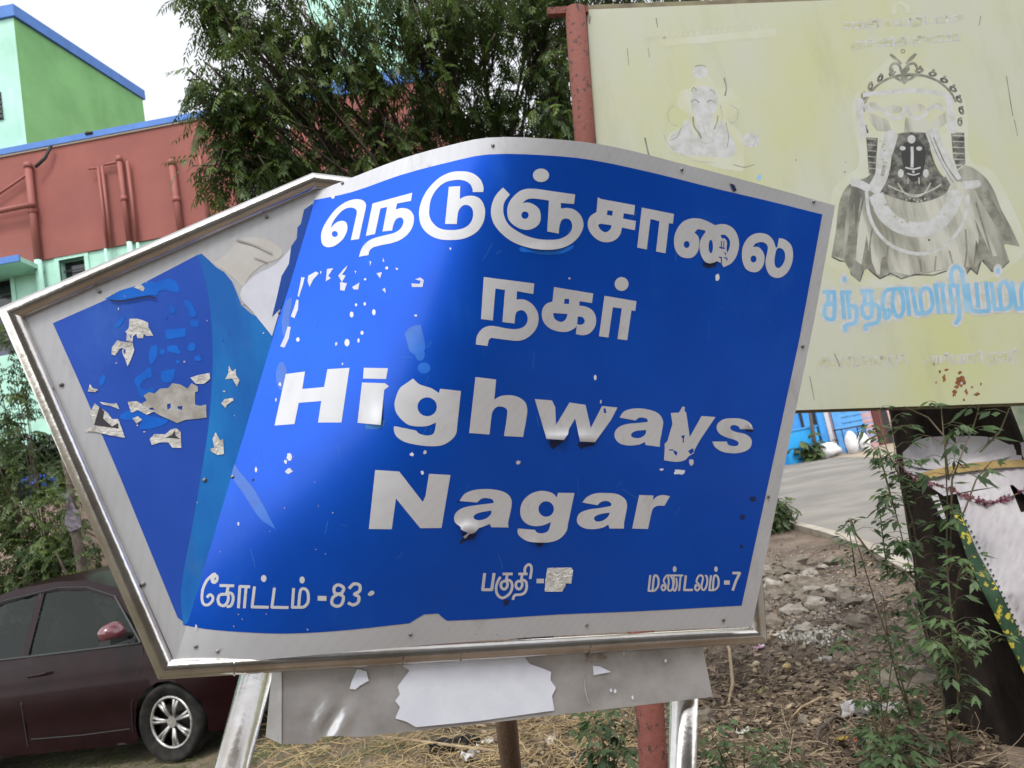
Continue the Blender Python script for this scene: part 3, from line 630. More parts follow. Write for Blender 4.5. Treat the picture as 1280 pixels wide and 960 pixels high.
# ================================================================== LEFT BUILDING
YB = 13.0
M['mint'] = mat('mint_painted_plaster', (.42, .70, .58), rough=.85, col2=(.34, .58, .48), vscale=1.6, bump=.1, bscale=20)
M['red'] = mat('brick_red_painted_plaster', (.265, .086, .070), rough=.85, col2=(.22, .072, .060), vscale=.9, bump=.1, bscale=22)
M['redpipe'] = mat('brick_red_painted_pipe', (.25, .078, .062), rough=.65)
M['bluep'] = mat('blue_painted_coping', (.085, .20, .52), rough=.8, col2=(.075, .17, .44), vscale=3)
M['green'] = mat('green_painted_plaster', (.20, .44, .17), rough=.9, col2=(.165, .37, .145), vscale=1.2, bump=.1, bscale=20)
dusty(M['red'], (.20, .085, .075), .5, .75, .5, 1.6, (1, 1, .2)); dusty(M['mint'], (.24, .36, .30), .52, .78, .5, 1.8, (1, 1, .2)); dusty(M['green'], (.10, .24, .08), .5, .75, .5, 1.5, (1, 1, .25))
M['glassdark'] = mat('dark_window_pane', (.02, .022, .026), rough=.12, spec=.6)
M['grill'] = mat('dark_window_bar', (.05, .05, .06), rough=.6)
M['cable'] = mat('black_cable', (.02, .02, .02), rough=.7)
bld = thing('building', 'brick red and mint building with blue coping, green side tower and painted drain pipes', 'building', (RY(180, 400, YB).x, YB, 0))
def zpl(px, py, Y=YB): return RY(px, py, Y)
ztop = (zpl(40, 185).z + zpl(300, 141).z) / 2; zred = (zpl(20, 330).z + zpl(160, 306).z) / 2
xl, xr_ = zpl(-260, 300).x, zpl(352, 300).x
def wallbox(name, x0, x1, y0, y1, z0, z1, mt, par, jit=None):
    return MB().box(((x0 + x1) / 2, (y0 + y1) / 2, (z0 + z1) / 2), (x1 - x0, y1 - y0, z1 - z0)).build(name, mt, par)
capz = .22
wallbox('upper_wall', xl, xr_, YB, YB + 6, zred, ztop, M['red'], bld)
# lower wall with window openings
wx0, wx1 = zpl(74, 340).x, zpl(106, 335).x; wz1 = zpl(90, 322).z; wz0 = wz1 - .95
ox0, ox1 = zpl(-60, 400).x, zpl(17, 400).x; oz1 = zpl(8, 345).z; oz0 = oz1 - 1.5
def wall_with_openings(name, x0, x1, z0, z1, y, ops, mt, par, depth=.22):
    b = MB(); X = sorted({x0, x1} | {o[0] for o in ops} | {o[1] for o in ops}); Z = sorted({z0, z1} | {o[2] for o in ops} | {o[3] for o in ops})
    for i in range(len(X) - 1):
        for k in range(len(Z) - 1):
            cx, cz = (X[i] + X[i+1]) / 2, (Z[k] + Z[k+1]) / 2
            if any(o[0] < cx < o[1] and o[2] < cz < o[3] for o in ops): continue
            b.add([(X[i], y, Z[k]), (X[i+1], y, Z[k]), (X[i+1], y, Z[k+1]), (X[i], y, Z[k+1])], [(0, 1, 2, 3)])
    for o in ops:
        a = [(o[0], o[2]), (o[1], o[2]), (o[1], o[3]), (o[0], o[3])]
        for q in range(4):
            (ax, az), (bx, bz) = a[q], a[(q + 1) % 4]
            b.add([(ax, y, az), (bx, y, bz), (bx, y + depth, bz), (ax, y + depth, az)], [(0, 1, 2, 3)])
    return b.build(name, mt, par)
yl = YB + .04
wall_with_openings('lower_wall', xl, xr_, -.2, zred, yl, [(wx0, wx1, wz0, wz1), (ox0, ox1, oz0, oz1)], M['mint'], bld)
wallbox('side_wall', xr_ - .05, xr_, yl + .01, YB + 6, -.2, zred - .003, M['mint'], bld)
for (a, b_, c, d) in ((wx0, wx1, wz0, wz1), (ox0, ox1, oz0, oz1)):
    wn = MB().box(((a + b_) / 2, yl + .012, d + .035), (b_ - a + .16, .07, .07)).box((a - .04, yl - .0, (c + d) / 2), (.08, .06, d - c)).box((b_ + .04, yl, (c + d) / 2), (.08, .06, d - c)).build('window', M['mint'], bld)
    wallbox('pane', a, b_, yl + .17, yl + .19, c, d, M['glassdark'], wn)
    for k in range(1, 5):
        z = c + (d - c) * k / 5
        MB().tube([(a, yl + .1, z), (b_, yl + .1, z)], .012, 6).build('window_bar', M['grill'], wn)
    wallbox('shelf_board', a, b_, yl + .12, yl + .16, c, c + (d - c) * .28, mat('stored_purple_cloth', (.12, .10, .17), rough=.8), wn)
# coping, with a thin pale drip line
wallbox('parapet', xl, xr_ + .05, YB - .05, YB + .25, ztop, ztop + capz * .55, M['bluep'], bld)
wallbox('drip_line', xl, xr_ + .04, YB - .03, YB, ztop - .035, ztop, mat('pale_drip_line', (.42, .36, .30), rough=.9), bld)
# pipes
def vpipe(p1, p2, r, off=.09, name='drain_pipe', mt=None, par=bld, join=True):
    a = zpl(*p1, YB - off); b = zpl(*p2, YB - off); x = (a.x + b.x) / 2
    o = MB().tube([(x, YB - off, a.z), (x, YB - off, b.z)], r, 12).build(name, mt or M['redpipe'], par, True)
    if join:
        for z in (a.z - .06, (a.z + b.z) / 2): MB().tube([(x, YB - off, z + .05), (x, YB - off, z - .05)], r * 1.18, 12).build('pipe_collar', mt or M['redpipe'], o, True)
    return x, a.z, b.z
x, za, zb = vpipe((38, 203), (44, 326), .065)
MB().tube([(x, YB - .09, zb), (x, YB - .09, 0)], .064, 12).build('drain_pipe', M['mint'], bld, True)
vpipe((124, 209), (133, 310), .028, join=False); vpipe((130, 208), (137, 310), .028, join=False)
x, za, zb = vpipe((150, 195), (160, 303), .05)
MB().tube([(x, YB - .09, zb), (x, YB - .09, 0)], .049, 12).build('drain_pipe', M['mint'], bld, True)
x2, za2, zb2 = vpipe((161, 201), (170, 304), .03, join=False)
for x_ in (x2, zpl(135, 310).x): MB().tube([(x_, YB - .09, zb2), (x_, YB - .09, 0)], .029, 10).build('drain_pipe', M['mint'], bld, True)
vpipe((215, 200), (226, 300), .06); vpipe((252, 195), (260, 290), .03, .05, join=False)
a = zpl(130, 206, YB - .09); b = zpl(150, 202, YB - .09); MB().tube([(a.x, YB - .09, a.z), (b.x, YB - .09, a.z)], .024, 8).build('link_pipe', M['redpipe'], bld, True)
a = zpl(112, 212, YB - .09); b = zpl(124, 209, YB - .09); MB().tube([(a.x, YB - .12, a.z), (b.x, YB - .09, a.z)], .022, 8).build('link_pipe', M['redpipe'], bld, True)
a = zpl(-60, 268, YB - .12); b = zpl(46, 256, YB - .12); MB().tube([(a.x, YB - .17, b.z - .02), (b.x, YB - .17, b.z)], .05, 10).build('link_pipe', M['redpipe'], bld, True)
a = zpl(-20, 255, YB - .1); b = zpl(34, 218, YB - .1); MB().tube([a, b], .025, 8).build('link_pipe', M['redpipe'], bld, True)
a = zpl(64, 182, YB - .1); b = zpl(44, 209, YB - .15); MB().tube([a, a.lerp(b, .5) + Vector((.03, 0, -.04)), b], .03, 8).build('cable', M['cable'], bld, True)
a = zpl(108, 167, YB - .06); MB().tube([a + Vector((-.02, .1, .08)), a, a + Vector((.12, 0, 0))], .025, 8).build('cable', M['cable'], bld, True)
# sunshade over the left opening
q0, q1 = zpl(-80, 330, YB - .7), zpl(31, 326, YB - .5)
ss = MB().box(((q0.x + q1.x) / 2, YB - .3, q1.z), (q1.x - q0.x, .66, .09)).build('sunshade', M['mint'], bld)
MB().box(((q0.x + q1.x) / 2, YB - .645, q1.z + .012), (q1.x - q0.x + .02, .03, .12)).build('blue_edge', M['bluep'], ss)
# air conditioner outdoor unit
ac0, ac1 = zpl(305, 250, YB - .35), zpl(352, 205, YB - .35)
acm = mat('grey_ac_casing', (.33, .34, .37), rough=.5)
ac = MB().box(((ac0.x + ac1.x) / 2, YB - .2, (ac0.z + ac1.z) / 2), (ac1.x - ac0.x, .3, ac1.z - ac0.z)).build('air_conditioner', acm, bld)
cx, cz = (ac0.x + ac1.x) / 2 - .03, (ac0.z + ac1.z) / 2
for k in range(5):
    r = .06 + .045 * k
    MB().tube([(cx + r * math.cos(t), YB - .37, cz + r * math.sin(t)) for t in np.linspace(0, 2 * math.pi, 25)], .006, 5, False).build('fan_grille', M['grill'], ac)
MB().tube([(cx, YB - .356, cz), (cx, YB - .35, cz)], .26, 24).build('fan_opening', M['glassdark'], ac)
# green tower set back above the roof
tw = zpl(26, 20, YB + .5); yt = YB + .5; tz = tw.z
r_ = ray(178, 124); k = (tz - CZ) / r_.z; fp = CP + r_ * k
fp2 = Vector((fp.x, fp.y, 0)); xw = zpl(25, 100, yt).x
tlx = xw - 4
Tz0 = ztop - .3
tv = [(tlx, yt, Tz0), (xw, yt, Tz0), (xw, yt, tz), (tlx, yt, tz)]
mesh('tower_front', tv, [(0, 1, 2, 3)], M['mint'], bld)
dv = Vector((fp2.x - xw, fp2.y - yt, 0))
mesh('tower_side', [(xw, yt, Tz0), (fp2.x, fp2.y, Tz0), (fp2.x, fp2.y, tz), (xw, yt, tz)], [(0, 1, 2, 3)], M['green'], bld)
mesh('tower_back', [(fp2.x, fp2.y, Tz0), (fp2.x - 4, fp2.y, Tz0), (fp2.x - 4, fp2.y, tz), (fp2.x, fp2.y, tz)], [(0, 1, 2, 3)], M['mint'], bld)
h_ = .26
e = Vector((.06, -.06, 0))
P8 = [Vector((tlx, yt - .06, tz)), Vector((xw + .06, yt - .06, tz)), Vector((fp2.x + .06, fp2.y + .05, tz)), Vector((fp2.x - 4, fp2.y + .05, tz))]
mesh('tower_coping', P8 + [p + Vector((0, 0, h_)) for p in P8], [(0, 1, 5, 4), (1, 2, 6, 5), (2, 3, 7, 6), (3, 0, 4, 7), (4, 5, 6, 7), (3, 2, 1, 0)], M['bluep'], bld)
v0 = zpl(0, 132, yt - .02)
vt = wallbox('vent_grille', v0.x - .5, v0.x + .035, yt - .03, yt + .02, v0.z - .3, v0.z + .3, M['glassdark'], bld)
for k in range(6): wallbox('vent_slat', v0.x - .5, v0.x + .045, yt - .05, yt - .034, v0.z - .28 + .1 * k, v0.z - .25 + .1 * k, M['grill'], vt)

# second block seen through the tree
YC = 17.0
b2 = thing('building', 'red walled block with blue band and mint upper storey, mostly hidden behind the feathery tree', 'building', (zpl(480, 300, YC).x, YC, 0))
cx0, cx1 = zpl(356, 120, YC).x, zpl(572, 130, YC).x; cz = zpl(470, 112, YC).z
wallbox('wall', cx0, cx1, YC, YC + 5, -.2, cz, M['red'], b2)
wallbox('blue_band', cx0, cx1 + .05, YC - .06, YC + 5, cz + .002, cz + .4, M['bluep'], b2)
dx0, dx1 = zpl(392, 60, YC + 1).x, zpl(514, 60, YC + 1).x; dz = zpl(440, -30, YC + 1).z
wallbox('upper_storey', dx0, dx1, YC + 1, YC + 4, cz + .403, dz, M['mint'], b2)

# compound wall behind the car
M['pinkwall'] = mat('faded_pink_plaster', (.33, .235, .20), rough=.9, col2=(.25, .175, .15), vscale=1.5, bump=.2, bscale=15)
cwz = RY(30, 632, 9.6).z
cw = thing('compound_wall', 'low faded pink plaster wall running behind the parked car and shrubs', 'wall', (-6, 9.6, 0))
wallbox('wall_body', -11, -1.6, 9.6, 9.78, -.2, cwz, M['pinkwall'], cw)
wallbox('coping', -11.03, -1.57, 9.56, 9.82, cwz + .001, cwz + .06, M['kerb'], cw)
wd = thing('water_drum', 'blue plastic drum behind the low pink wall among the shrubs', 'drum', (RY(46, 640, 10.6).x, 10.6, 0))
dm = mat('blue_plastic', (.01, .05, .35), rough=.4)
bx = RY(46, 600, 10.6)
MB().tube([(bx.x, 10.6, 0), (bx.x, 10.6, bx.z), (bx.x, 10.6, bx.z + .05)], [.24, .25, .21], 18).build('drum_body', dm, wd, True)
for k in range(3): MB().tube([(bx.x, 10.6, .4 + .45 * k), (bx.x, 10.6, .44 + .45 * k)], .262, 18).build('drum_rib', dm, wd, True)

# ================================================================== LEAVES
def leaf_mat(name, c1, c2, trans=.35, rough=.5):
    return mat(name, c1, rough=rough, attr=c2, trans=trans, spec=.4)
M['bark'] = mat('dark_branch_bark', (.06, .045, .035), rough=.9, col2=(.12, .095, .075), vscale=20, bump=.5, bscale=40)
class Fol:
    def __init__(s): s.v = []; s.f = []; s.a = []; s.n = 0
    def leaf(s, p, d, up, L_, w_, t):
        sd = d.cross(up)
        if sd.length < 1e-4: sd = d.orthogonal()
        sd = sd.normalized() * w_
        s.v += [p, p + d * L_ * .45 + sd - up * L_ * .03, p + d * L_ - up * L_ * .15, p + d * L_ * .45 - sd - up * L_ * .03]
        n = s.n; s.f.append((n, n + 1, n + 2, n + 3)); s.n += 4; s.a += [t] * 4
    def frond(s, p, d, L_, pairs, ll, lw, droop, t, rn, ang=65):
        d = d.normalized(); q = p.copy(); st = L_ / pairs
        for i in range(pairs):
            d = (d + Vector((0, 0, -droop / pairs))).normalized(); q = q + d * st
            sd = d.cross(Vector((0, 0, 1)))
            sd = sd.normalized() if sd.length > .05 else Vector((1, 0, 0))
            up = sd.cross(d).normalized()
            for sgn in (-1, 1):
                a = R(ang + rn.uniform(-12, 12)); ld = (d * math.cos(a) + sd * sgn * math.sin(a) + Vector((0, 0, -.25 - .3 * rn.random()))).normalized()
                s.leaf(q, ld, up, ll * rn.uniform(.75, 1.15) * (1 - .35 * abs(i / pairs - .4)), lw, min(1, max(0, t + rn.uniform(-.15, .15))))
        s.leaf(q, d, Vector((0, 0, 1)), ll, lw, t)
    def build(s, name, mt, parent=None):
        return mesh(name, np.array([tuple(x) for x in s.v]), np.array(s.f), mt, parent, False, None, s.a)
def jvec(rn, k=1): return Vector((rn.gauss(0, k), rn.gauss(0, k), rn.gauss(0, k)))

# big feathery tree
M['tree_leaf'] = leaf_mat('feathery_tree_leaf', (.026, .055, .014), (.15, .22, .045), .30)
rn = random.Random(11)
tb = GR(600, 760); tb = Vector((-.25, 7.4, 0))
tree = thing('leafy_tree', 'large feathery leaved tree rising behind the blue sign against the white sky', 'tree', tuple(tb))
clusters = [  # px, py, radius px, depth, weight
 (262, 12, 26, 5.9, .45), (300, 70, 38, 6.0, .6), (285, 118, 34, 6.1, .7), (330, 30, 40, 6.3, .8), (292, 160, 30, 6.2, .7), (280, 196, 20, 6.1, .45), (330, 110, 45, 6.4, .8), (330, 185, 42, 6.3, .75), (300, 215, 22, 6.2, .4),
 (380, 70, 55, 6.6, 1.0), (380, 150, 60, 6.6, 1.2), (380, 215, 45, 6.5, .8), (440, 140, 50, 7, 1.1), (440, 200, 50, 7, 1.5), (455, 40, 45, 7.2, .2), (520, 60, 60, 7, 1.4), (520, 140, 50, 7.2, .9), (560, 110, 60, 7.4, 1.8), (500, 185, 50, 7.2, 1.1),
 (600, 30, 60, 7.4, 1.7), (620, 120, 55, 7.6, 1.7), (680, 30, 55, 7.4, 1.3), (690, 120, 48, 7.6, 1.2), (560, -30, 80, 7.2, 1.6), (680, -40, 70, 7.4, 1.4), (420, -30, 70, 6.8, 1.2), (330, -35, 50, 6.3, .8), (620, 190, 60, 7.8, 1.3), (690, 185, 40, 7.8, .8), (480, 240, 60, 7.4, .8), (590, 250, 70, 7.8, .8),
 (760, -50, 60, 7.6, 1.2), (700, -20, 50, 7.4, 1.6), (800, -45, 55, 7.4, 1.6), (870, -60, 50, 7.4, 1.2), (705, 90, 34, 7.2, 1.0), (700, 150, 34, 7.2, 1.0), (255, -5, 24, 5.9, .5), (245, 95, 16, 6.0, .25), (268, 150, 22, 6.1, .4), (240, -20, 25, 5.9, .4), (410, 30, 38, 6.5, .5), (455, 90, 35, 6.8, 1.0), (495, 15, 40, 6.8, .9), (560, 20, 50, 6.8, 1.5)]
fol = Fol(); br = MB()
trunk_top = tb + Vector((.15, .1, 2.6))
MB().tube([tb + Vector((0, 0, -.2)), tb + Vector((.05, 0, 1.2)), trunk_top], [.19, .16, .13], 12).build('trunk', M['bark'], tree, True)
for ci, (px, py, rp, dp, wt) in enumerate(clusters):
    c = W(px, py, dp); rr = rp / F * dp
    # limb from the trunk top to the cluster
    mid = trunk_top.lerp(c, .5) + Vector((rn.uniform(-.2, .2), rn.uniform(-.2, .3), .35 + .25 * rn.random()))
    k0 = .022 + .012 * wt
    pts = [trunk_top, trunk_top.lerp(mid, .55) + jvec(rn, .05), mid, mid.lerp(c, .5) + jvec(rn, .05) + Vector((0, 0, .1)), c]
    br.tube(pts, [k0, k0 * .75, k0 * .5, k0 * .32, .008], 6)
    nb = int(20 * wt)
    for b in range(nb):
        e = c + Vector((rn.gauss(0, .55), rn.gauss(0, .8), rn.gauss(0, .5))) * rr
        s0 = mid.lerp(c, rn.uniform(.35, 1.0))
        m1 = s0.lerp(e, .5) + Vector((0, 0, .08)) + jvec(rn, .03)
        e2 = e + Vector((rn.uniform(-.1, .1), rn.uniform(-.1, .1), -.18 * rn.random()))
        br.tube([s0, m1, e, e2], [.009, .006, .004, .002], 4, False)
        tint = min(1, max(0, rn.gauss(.30, .22) + (.25 if rn.random() < .15 else 0) + .10 * (py < 120)))
        for k in range(rn.randint(6, 9)):
            p = m1.lerp(e, rn.random()) if k % 3 else e.lerp(e2, rn.random())
            p = p + jvec(rn, .035)
            a = rn.uniform(0, 6.283); d = Vector((math.cos(a), math.sin(a), rn.uniform(-.9, .25)))
            fol.frond(p, d, rn.uniform(.16, .26), rn.randint(6, 8), rn.uniform(.055, .085), rn.uniform(.0065, .0095), rn.uniform(.4, 1.3), tint, rn, 50)
br.build('branches', M['bark'], tree, True)
fol.build('crown', M['tree_leaf'], tree)

# shrubs by the building
def shrub(name, label, cat, base, blobs, mt, seed, ll=.07, lw=.012, per=40, L_=.2, pairs=7, droop=.8, stems=5, tmean=.3, group=None, par='foliage'):
    rn = random.Random(seed); t = thing(name, label, cat, base, group); fo = Fol(); st = MB(); base = Vector(base)
    for (c, r, wt) in blobs:
        for k in range(int(per * wt)):
            e = c + Vector((rn.gauss(0, .5), rn.gauss(0, .5), rn.gauss(0, .5))) * r
            if k % 13 == 0:
                m1 = base.lerp(e, .5) + Vector((rn.uniform(-.05, .05), rn.uniform(-.05, .05), .1)) * r * 2
                st.tube([base + jvec(rn, .02), m1, e], [.012, .008, .003], 4, False)
            tint = min(1, max(0, rn.gauss(tmean, .2)))
            for q in range(4):
                a = rn.uniform(0, 6.283); d = Vector((math.cos(a), math.sin(a), rn.uniform(-.6, .5)))
                fo.frond(e + jvec(rn, .03), d, L_ * rn.uniform(.7, 1.2), pairs, ll, lw, droop, tint, rn, 55)
    st.build('stems', M['bark'], t, True); fo.build(par, mt, t); return t
M['shrub_leaf'] = leaf_mat('shrub_leaf', (.028, .052, .014), (.14, .20, .045), .3)
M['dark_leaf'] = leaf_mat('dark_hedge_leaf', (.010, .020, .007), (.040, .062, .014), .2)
bs = GR(10, 742)
shrub('shrub', 'tall pale green feathery shrub at the left edge above the parked car', 'shrub', (-5.4, 8.2, -.05), [(W(5, 450, 8.4), .55, 1.2), (W(-10, 520, 8.4), .6, 1.2), (W(28, 500, 8.6), .32, .5), (W(70, 590, 8.4), .25, .4), (W(45, 690, 8.0), .42, 1.8), (W(10, 700, 8.0), .38, 1.6), (W(80, 665, 8.2), .28, .9), (W(60, 715, 8.0), .4, 1.4), (W(10, 560, 8.3), .4, 1.0), (W(-20, 620, 8.2), .5, .9), (W(20, 430, 8.4), .3, .6), (W(50, 620, 8.3), .4, 1.2), (W(15, 640, 8.3), .42, 1.5), (W(90, 700, 8.1), .3, 1.0), (W(110, 735, 8.0), .3, .9), (W(30, 735, 8.0), .4, 1.4)], M['shrub_leaf'], 5, per=24, ll=.06, lw=.009)
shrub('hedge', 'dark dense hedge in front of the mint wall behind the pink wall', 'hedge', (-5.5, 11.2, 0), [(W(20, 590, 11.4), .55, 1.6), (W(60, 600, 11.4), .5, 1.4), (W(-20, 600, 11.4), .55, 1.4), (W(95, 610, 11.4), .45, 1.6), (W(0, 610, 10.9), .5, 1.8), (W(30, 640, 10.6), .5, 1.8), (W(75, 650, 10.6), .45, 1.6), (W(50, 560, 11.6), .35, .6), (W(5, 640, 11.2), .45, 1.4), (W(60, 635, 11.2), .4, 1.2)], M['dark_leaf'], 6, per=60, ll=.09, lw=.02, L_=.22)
# sapling trunk beside the car
sap = thing('sapling', 'thin dark trunk sapling with a torn cloth hanging, just left of the sign', 'sapling', tuple(GR(108, 745)))
gp = GR(108, 745)
sb = RY(108, 740, 7.4)
t1, t2, t3 = RY(101, 700, 7.4), RY(92, 650, 7.4), RY(86, 600, 7.5)
MB().tube([(sb.x + .05, 7.4, -.1), tuple(sb), tuple(t1), tuple(t2), tuple(t3), tuple(RY(70, 540, 7.6))], [.06, .055, .05, .045, .03, .012], 9).build('trunk', M['bark'], sap, True)
MB().tube([tuple(sb), tuple(RY(84, 720, 7.3)), tuple(RY(70, 690, 7.2))], [.02, .015, .008], 6).build('branch', M['bark'], sap, True)
cl = MB(); c0 = RY(78, 618, 7.35)
for i in range(7):
    for j in range(4):
        cl.v.append((c0.x + .035 * j + .03 * math.sin(i + j) + .01 * i, 7.33 + .02 * math.sin(j * 2 + i), c0.z - .065 * i + .01 * j))
cl.f = [(i * 4 + j, i * 4 + j + 1, i * 4 + 5 + j, i * 4 + 4 + j) for i in range(6) for j in range(3)]
cl.build('torn_cloth', mat('grey_torn_cloth', (.16, .14, .17), rough=.9), sap)
fo = Fol(); rn = random.Random(9)
for k in range(150):
    p = t3.lerp(sb, rn.random() ** 1.5) + Vector((rn.gauss(0, .22), rn.gauss(0, .2), rn.gauss(0, .15)))
    a = rn.uniform(0, 6.28); fo.frond(p, Vector((math.cos(a), math.sin(a), rn.uniform(-.3, .6))), .18, 7, .045, .007, .6, rn.random() * .8, rn)
fo.build('foliage', M['shrub_leaf'], sap)

# ================================================================== FADED BILLBOARD
# its plane: three anchor distances, inverse distance is linear over the picture for any real plane
def wplane(p):
    A_ = np.array([[1, x, y] for x, y, _ in p]); b_ = np.array([1 / d for *_, d in p]); return np.linalg.solve(A_, b_)
bw = wplane([(733, 12, 3.75), (768, 519, 3.55), (1280, 503, 3.55)])
def Db(x, y): return 1 / (bw[0] + bw[1] * x + bw[2] * y)
M['bill'] = mat('faded_yellow_print', (.465, .485, .25), rough=.55, spec=.3, col2=(.47, .485, .39), vscale=1.3, stretch=(1, 1, .6), ramp=(.36, .60), detail=5)
M['billwhite'] = mat('faded_white_print', (.50, .51, .52), rough=.6, col2=(.40, .41, .38), vscale=22, detail=10)
M['billpale'] = mat('pale_wash_print', (.50, .52, .44), rough=.6, col2=(.47, .48, .31), vscale=5)
M['billyel'] = mat('faded_letter_yellow', (.46, .46, .26), rough=.6)
M['billblue'] = mat('faded_blue_lettering', (.16, .38, .58), rough=.6, col2=(.28, .47, .62), vscale=7)
M['cape'] = mat('faded_grey_print', (.10, .10, .085), rough=.6, col2=(.34, .34, .29), vscale=7, stretch=(1, 1, .25), ramp=(.34, .60), detail=10)
M['capelight'] = mat('faded_pale_fold_print', (.20, .20, .16), rough=.6, col2=(.47, .47, .41), vscale=9, stretch=(1, 1, .2), ramp=(.34, .56), detail=10)
M['dkprint'] = mat('dark_grey_print', (.045, .045, .04), rough=.6, col2=(.22, .22, .19), vscale=26, detail=10)
M['midprint'] = mat('mid_grey_print', (.15, .15, .12), rough=.6, col2=(.30, .30, .25), vscale=16)
M['ink'] = mat('black_print', (.03, .03, .03), rough=.6)
M['rust'] = mat('rust_patch', (.15, .045, .015), rough=.9, col2=(.26, .11, .04), vscale=40)
M['redpost'] = mat('red_oxide_painted_pole', (.17, .052, .038), rough=.8, col2=(.045, .025, .02), vscale=34, ramp=(.56, .62), bump=.3, bscale=40)
M['redpost2'] = mat('bright_red_oxide_pole', (.34, .06, .04), rough=.8, col2=(.22, .05, .04), vscale=14, bump=.3, bscale=40)
dusty(M['bill'], (.36, .36, .24), .52, .78, .55, 5, (1, 1, .22))
M['edge'] = mat('board_edge_frame', (.20, .18, .10), rough=.7, col2=(.11, .08, .05), vscale=8)
bb = thing('billboard', 'faded yellow green billboard with a garlanded deity picture and pale blue Tamil lettering', 'billboard', (2.2, 3.7, 0))
board = path('733,12! 1290,-10! 1560,-20! 1560,494! 990,513! 768,520!', sc=1)
bo = lay(Db, 'board_sheet', [board], M['bill'], bb, step=80)
lay(lambda x, y: Db(x, y) + .004, 'board_back', [board], M['edge'], bb, thick=.02, step=100)
for a, b in (((733, 12), (1560, -20)), ((768, 520), (1560, 494)), ((733, 12), (768, 520)), ((1100, 2), (1110, 508))):
    A3, B3 = W(*a, Db(*a) + .045), W(*b, Db(*b) + .045); MB().tube([A3, B3], .022, 4).build('frame_bar', M['edge'], bb)
p0 = W(719, 12, 3.74); p1 = W(732, 180, 3.68); p2 = W(790, 700, 2.9); p3 = W(812, 880, 2.66); p4 = W(817, 960, 2.6); k = (p4.z + .05) / (p3.z - p4.z)
MB().tube([p0, p1, p1.lerp(p2, .5), p2, p3, p4, p4 + (p4 - p3) * k], [.054, .054, .053, .052, .052, .052, .052], 16).build('pole', M['redpost'], bb, True)
wr = MB()
wr.tube([W(684, 16, 3.74), W(735, 13, 3.74)], .026, 4); wr.build('pole_bracket', M['redpost'], bb)
o = dict(ox=1000, oy=40, sc=3.0)
k_ = [0]
LV = []
def level(pts):
    xs_ = [p[0] for p in pts]; ys_ = [p[1] for p in pts]; b = (min(xs_), min(ys_), max(xs_), max(ys_))
    l_ = 1 + max([q[4] for q in LV if q[0] < b[2] and b[0] < q[2] and q[1] < b[3] and b[1] < q[3]], default=0)
    LV.append(b + (l_,)); return l_ * 4.5e-6
def pr(ps, m, e=.0002, nm='print_layer', holes=(), st=60):
    if 1 < len(ps) <= 8:
        for q in ps: pr([q], m, e, nm, holes, st)
        return
    return lay(Db, nm, ps, M[m], bo, .00008 + level([q for p in ps for q in p]), holes=holes, step=st)
def st_(s, w_, **kw): return stroke(s, w_, **{**o, **kw})
# soft white halo round the figure, cape, its lighter folds
pr([path('120,600 170,540 220,500 210,380 195,280 230,200 300,130 370,60 400,60 470,130 560,180 610,240 630,330 640,480 720,520 790,640 845,810 790,880 700,930 640,940 500,950 380,960 220,950 150,900 100,860 120,740', **o)], 'billpale')
pr([path('118,840! 135,740 145,650 165,595 200,560 250,545 290,500! 570,490! 640,505 690,540 725,590 755,665 790,730 825,805! 770,795! 765,800! 785,860! 750,895! 720,900! 680,850! 665,910! 640,885! 610,930! 580,885! 400,920! 330,915! 300,925! 270,900! 245,870! 225,935! 190,910! 185,860!', **o)], 'cape')
pr([path('200,850! 250,600 300,580! 600,560! 650,600 700,740 740,840! 690,840! 660,780! 650,880! 600,880! 480,900! 420,915! 360,900! 290,910! 260,840! 240,880!', **o)], 'capelight')
for s_ in ('165,620 150,720 140,820', '230,620 215,740 205,850', '275,720 262,800 268,880', '330,800 325,860 335,910', '700,590 745,680 800,790', '660,640 690,740 720,840', '560,820 575,880', '620,740 625,820 618,880', '450,850 455,900', '510,840 505,895'):
    pr(st_(s_, 7), 'midprint')
pr(st_('118,842 150,858 186,862 192,908 225,935 245,872 268,900 300,925 340,905 380,925 430,910 500,912 580,886 610,928 640,886 664,908 680,852 720,898 750,893 784,860', 6, smooth=False), 'dkprint')
for q in ('118,838! 135,740 145,650 165,600 195,575! 175,680 165,780 160,850!', '640,560! 690,590 745,680 800,790! 770,790! 730,720 680,640!', '165,860! 190,700 205,640! 205,760 200,870! 195,905!', '225,900! 240,820 250,760! 262,850 262,885!', '650,890! 670,780 655,700! 700,800 735,880! 690,850!', '300,915! 306,850 322,840! 330,912!'): pr([path(q, **o)], 'midprint')
# head block
pr([path('213,300! 225,235 265,185 330,150 400,140 480,145 550,180 600,240 612,320 618,500! 590,520! 540,545! 300,545! 255,530! 250,400! 222,385!', **o)], 'billpale')
pr([path('248,395! 292,398! 282,540! 258,530!', **o)], 'dkprint'); pr([path('566,375! 616,378! 620,495! 590,515! 574,470!', **o)], 'dkprint')
for y in range(400, 530, 22): pr(st_('252,%d 286,%d' % (y, y + 3), 4), 'capelight'); pr(st_('572,%d 616,%d' % (y - 12, y - 10), 4), 'capelight')
for i in range(15):     # beaded crown rim
    a = math.pi * (1.14 - i / 11.5)
    x, y = 415 + 190 * math.cos(a), 300 - 158 * math.sin(a) * 1.0
    pr([ell(x, y, 17, 10, rot=-a + 1.2, **o)], 'dkprint'); pr([ell(x + 3, y - 13, 6, 6, **o)], 'midprint'); pr([ell(x, y, 5, 3, rot=-a + 1.2, **o)], 'billpale')
pr(st_('300,190 340,172 400,162 470,166 530,190', 9), 'midprint'); pr(st_('385,167 410,163 440,163', 5), 'ink')
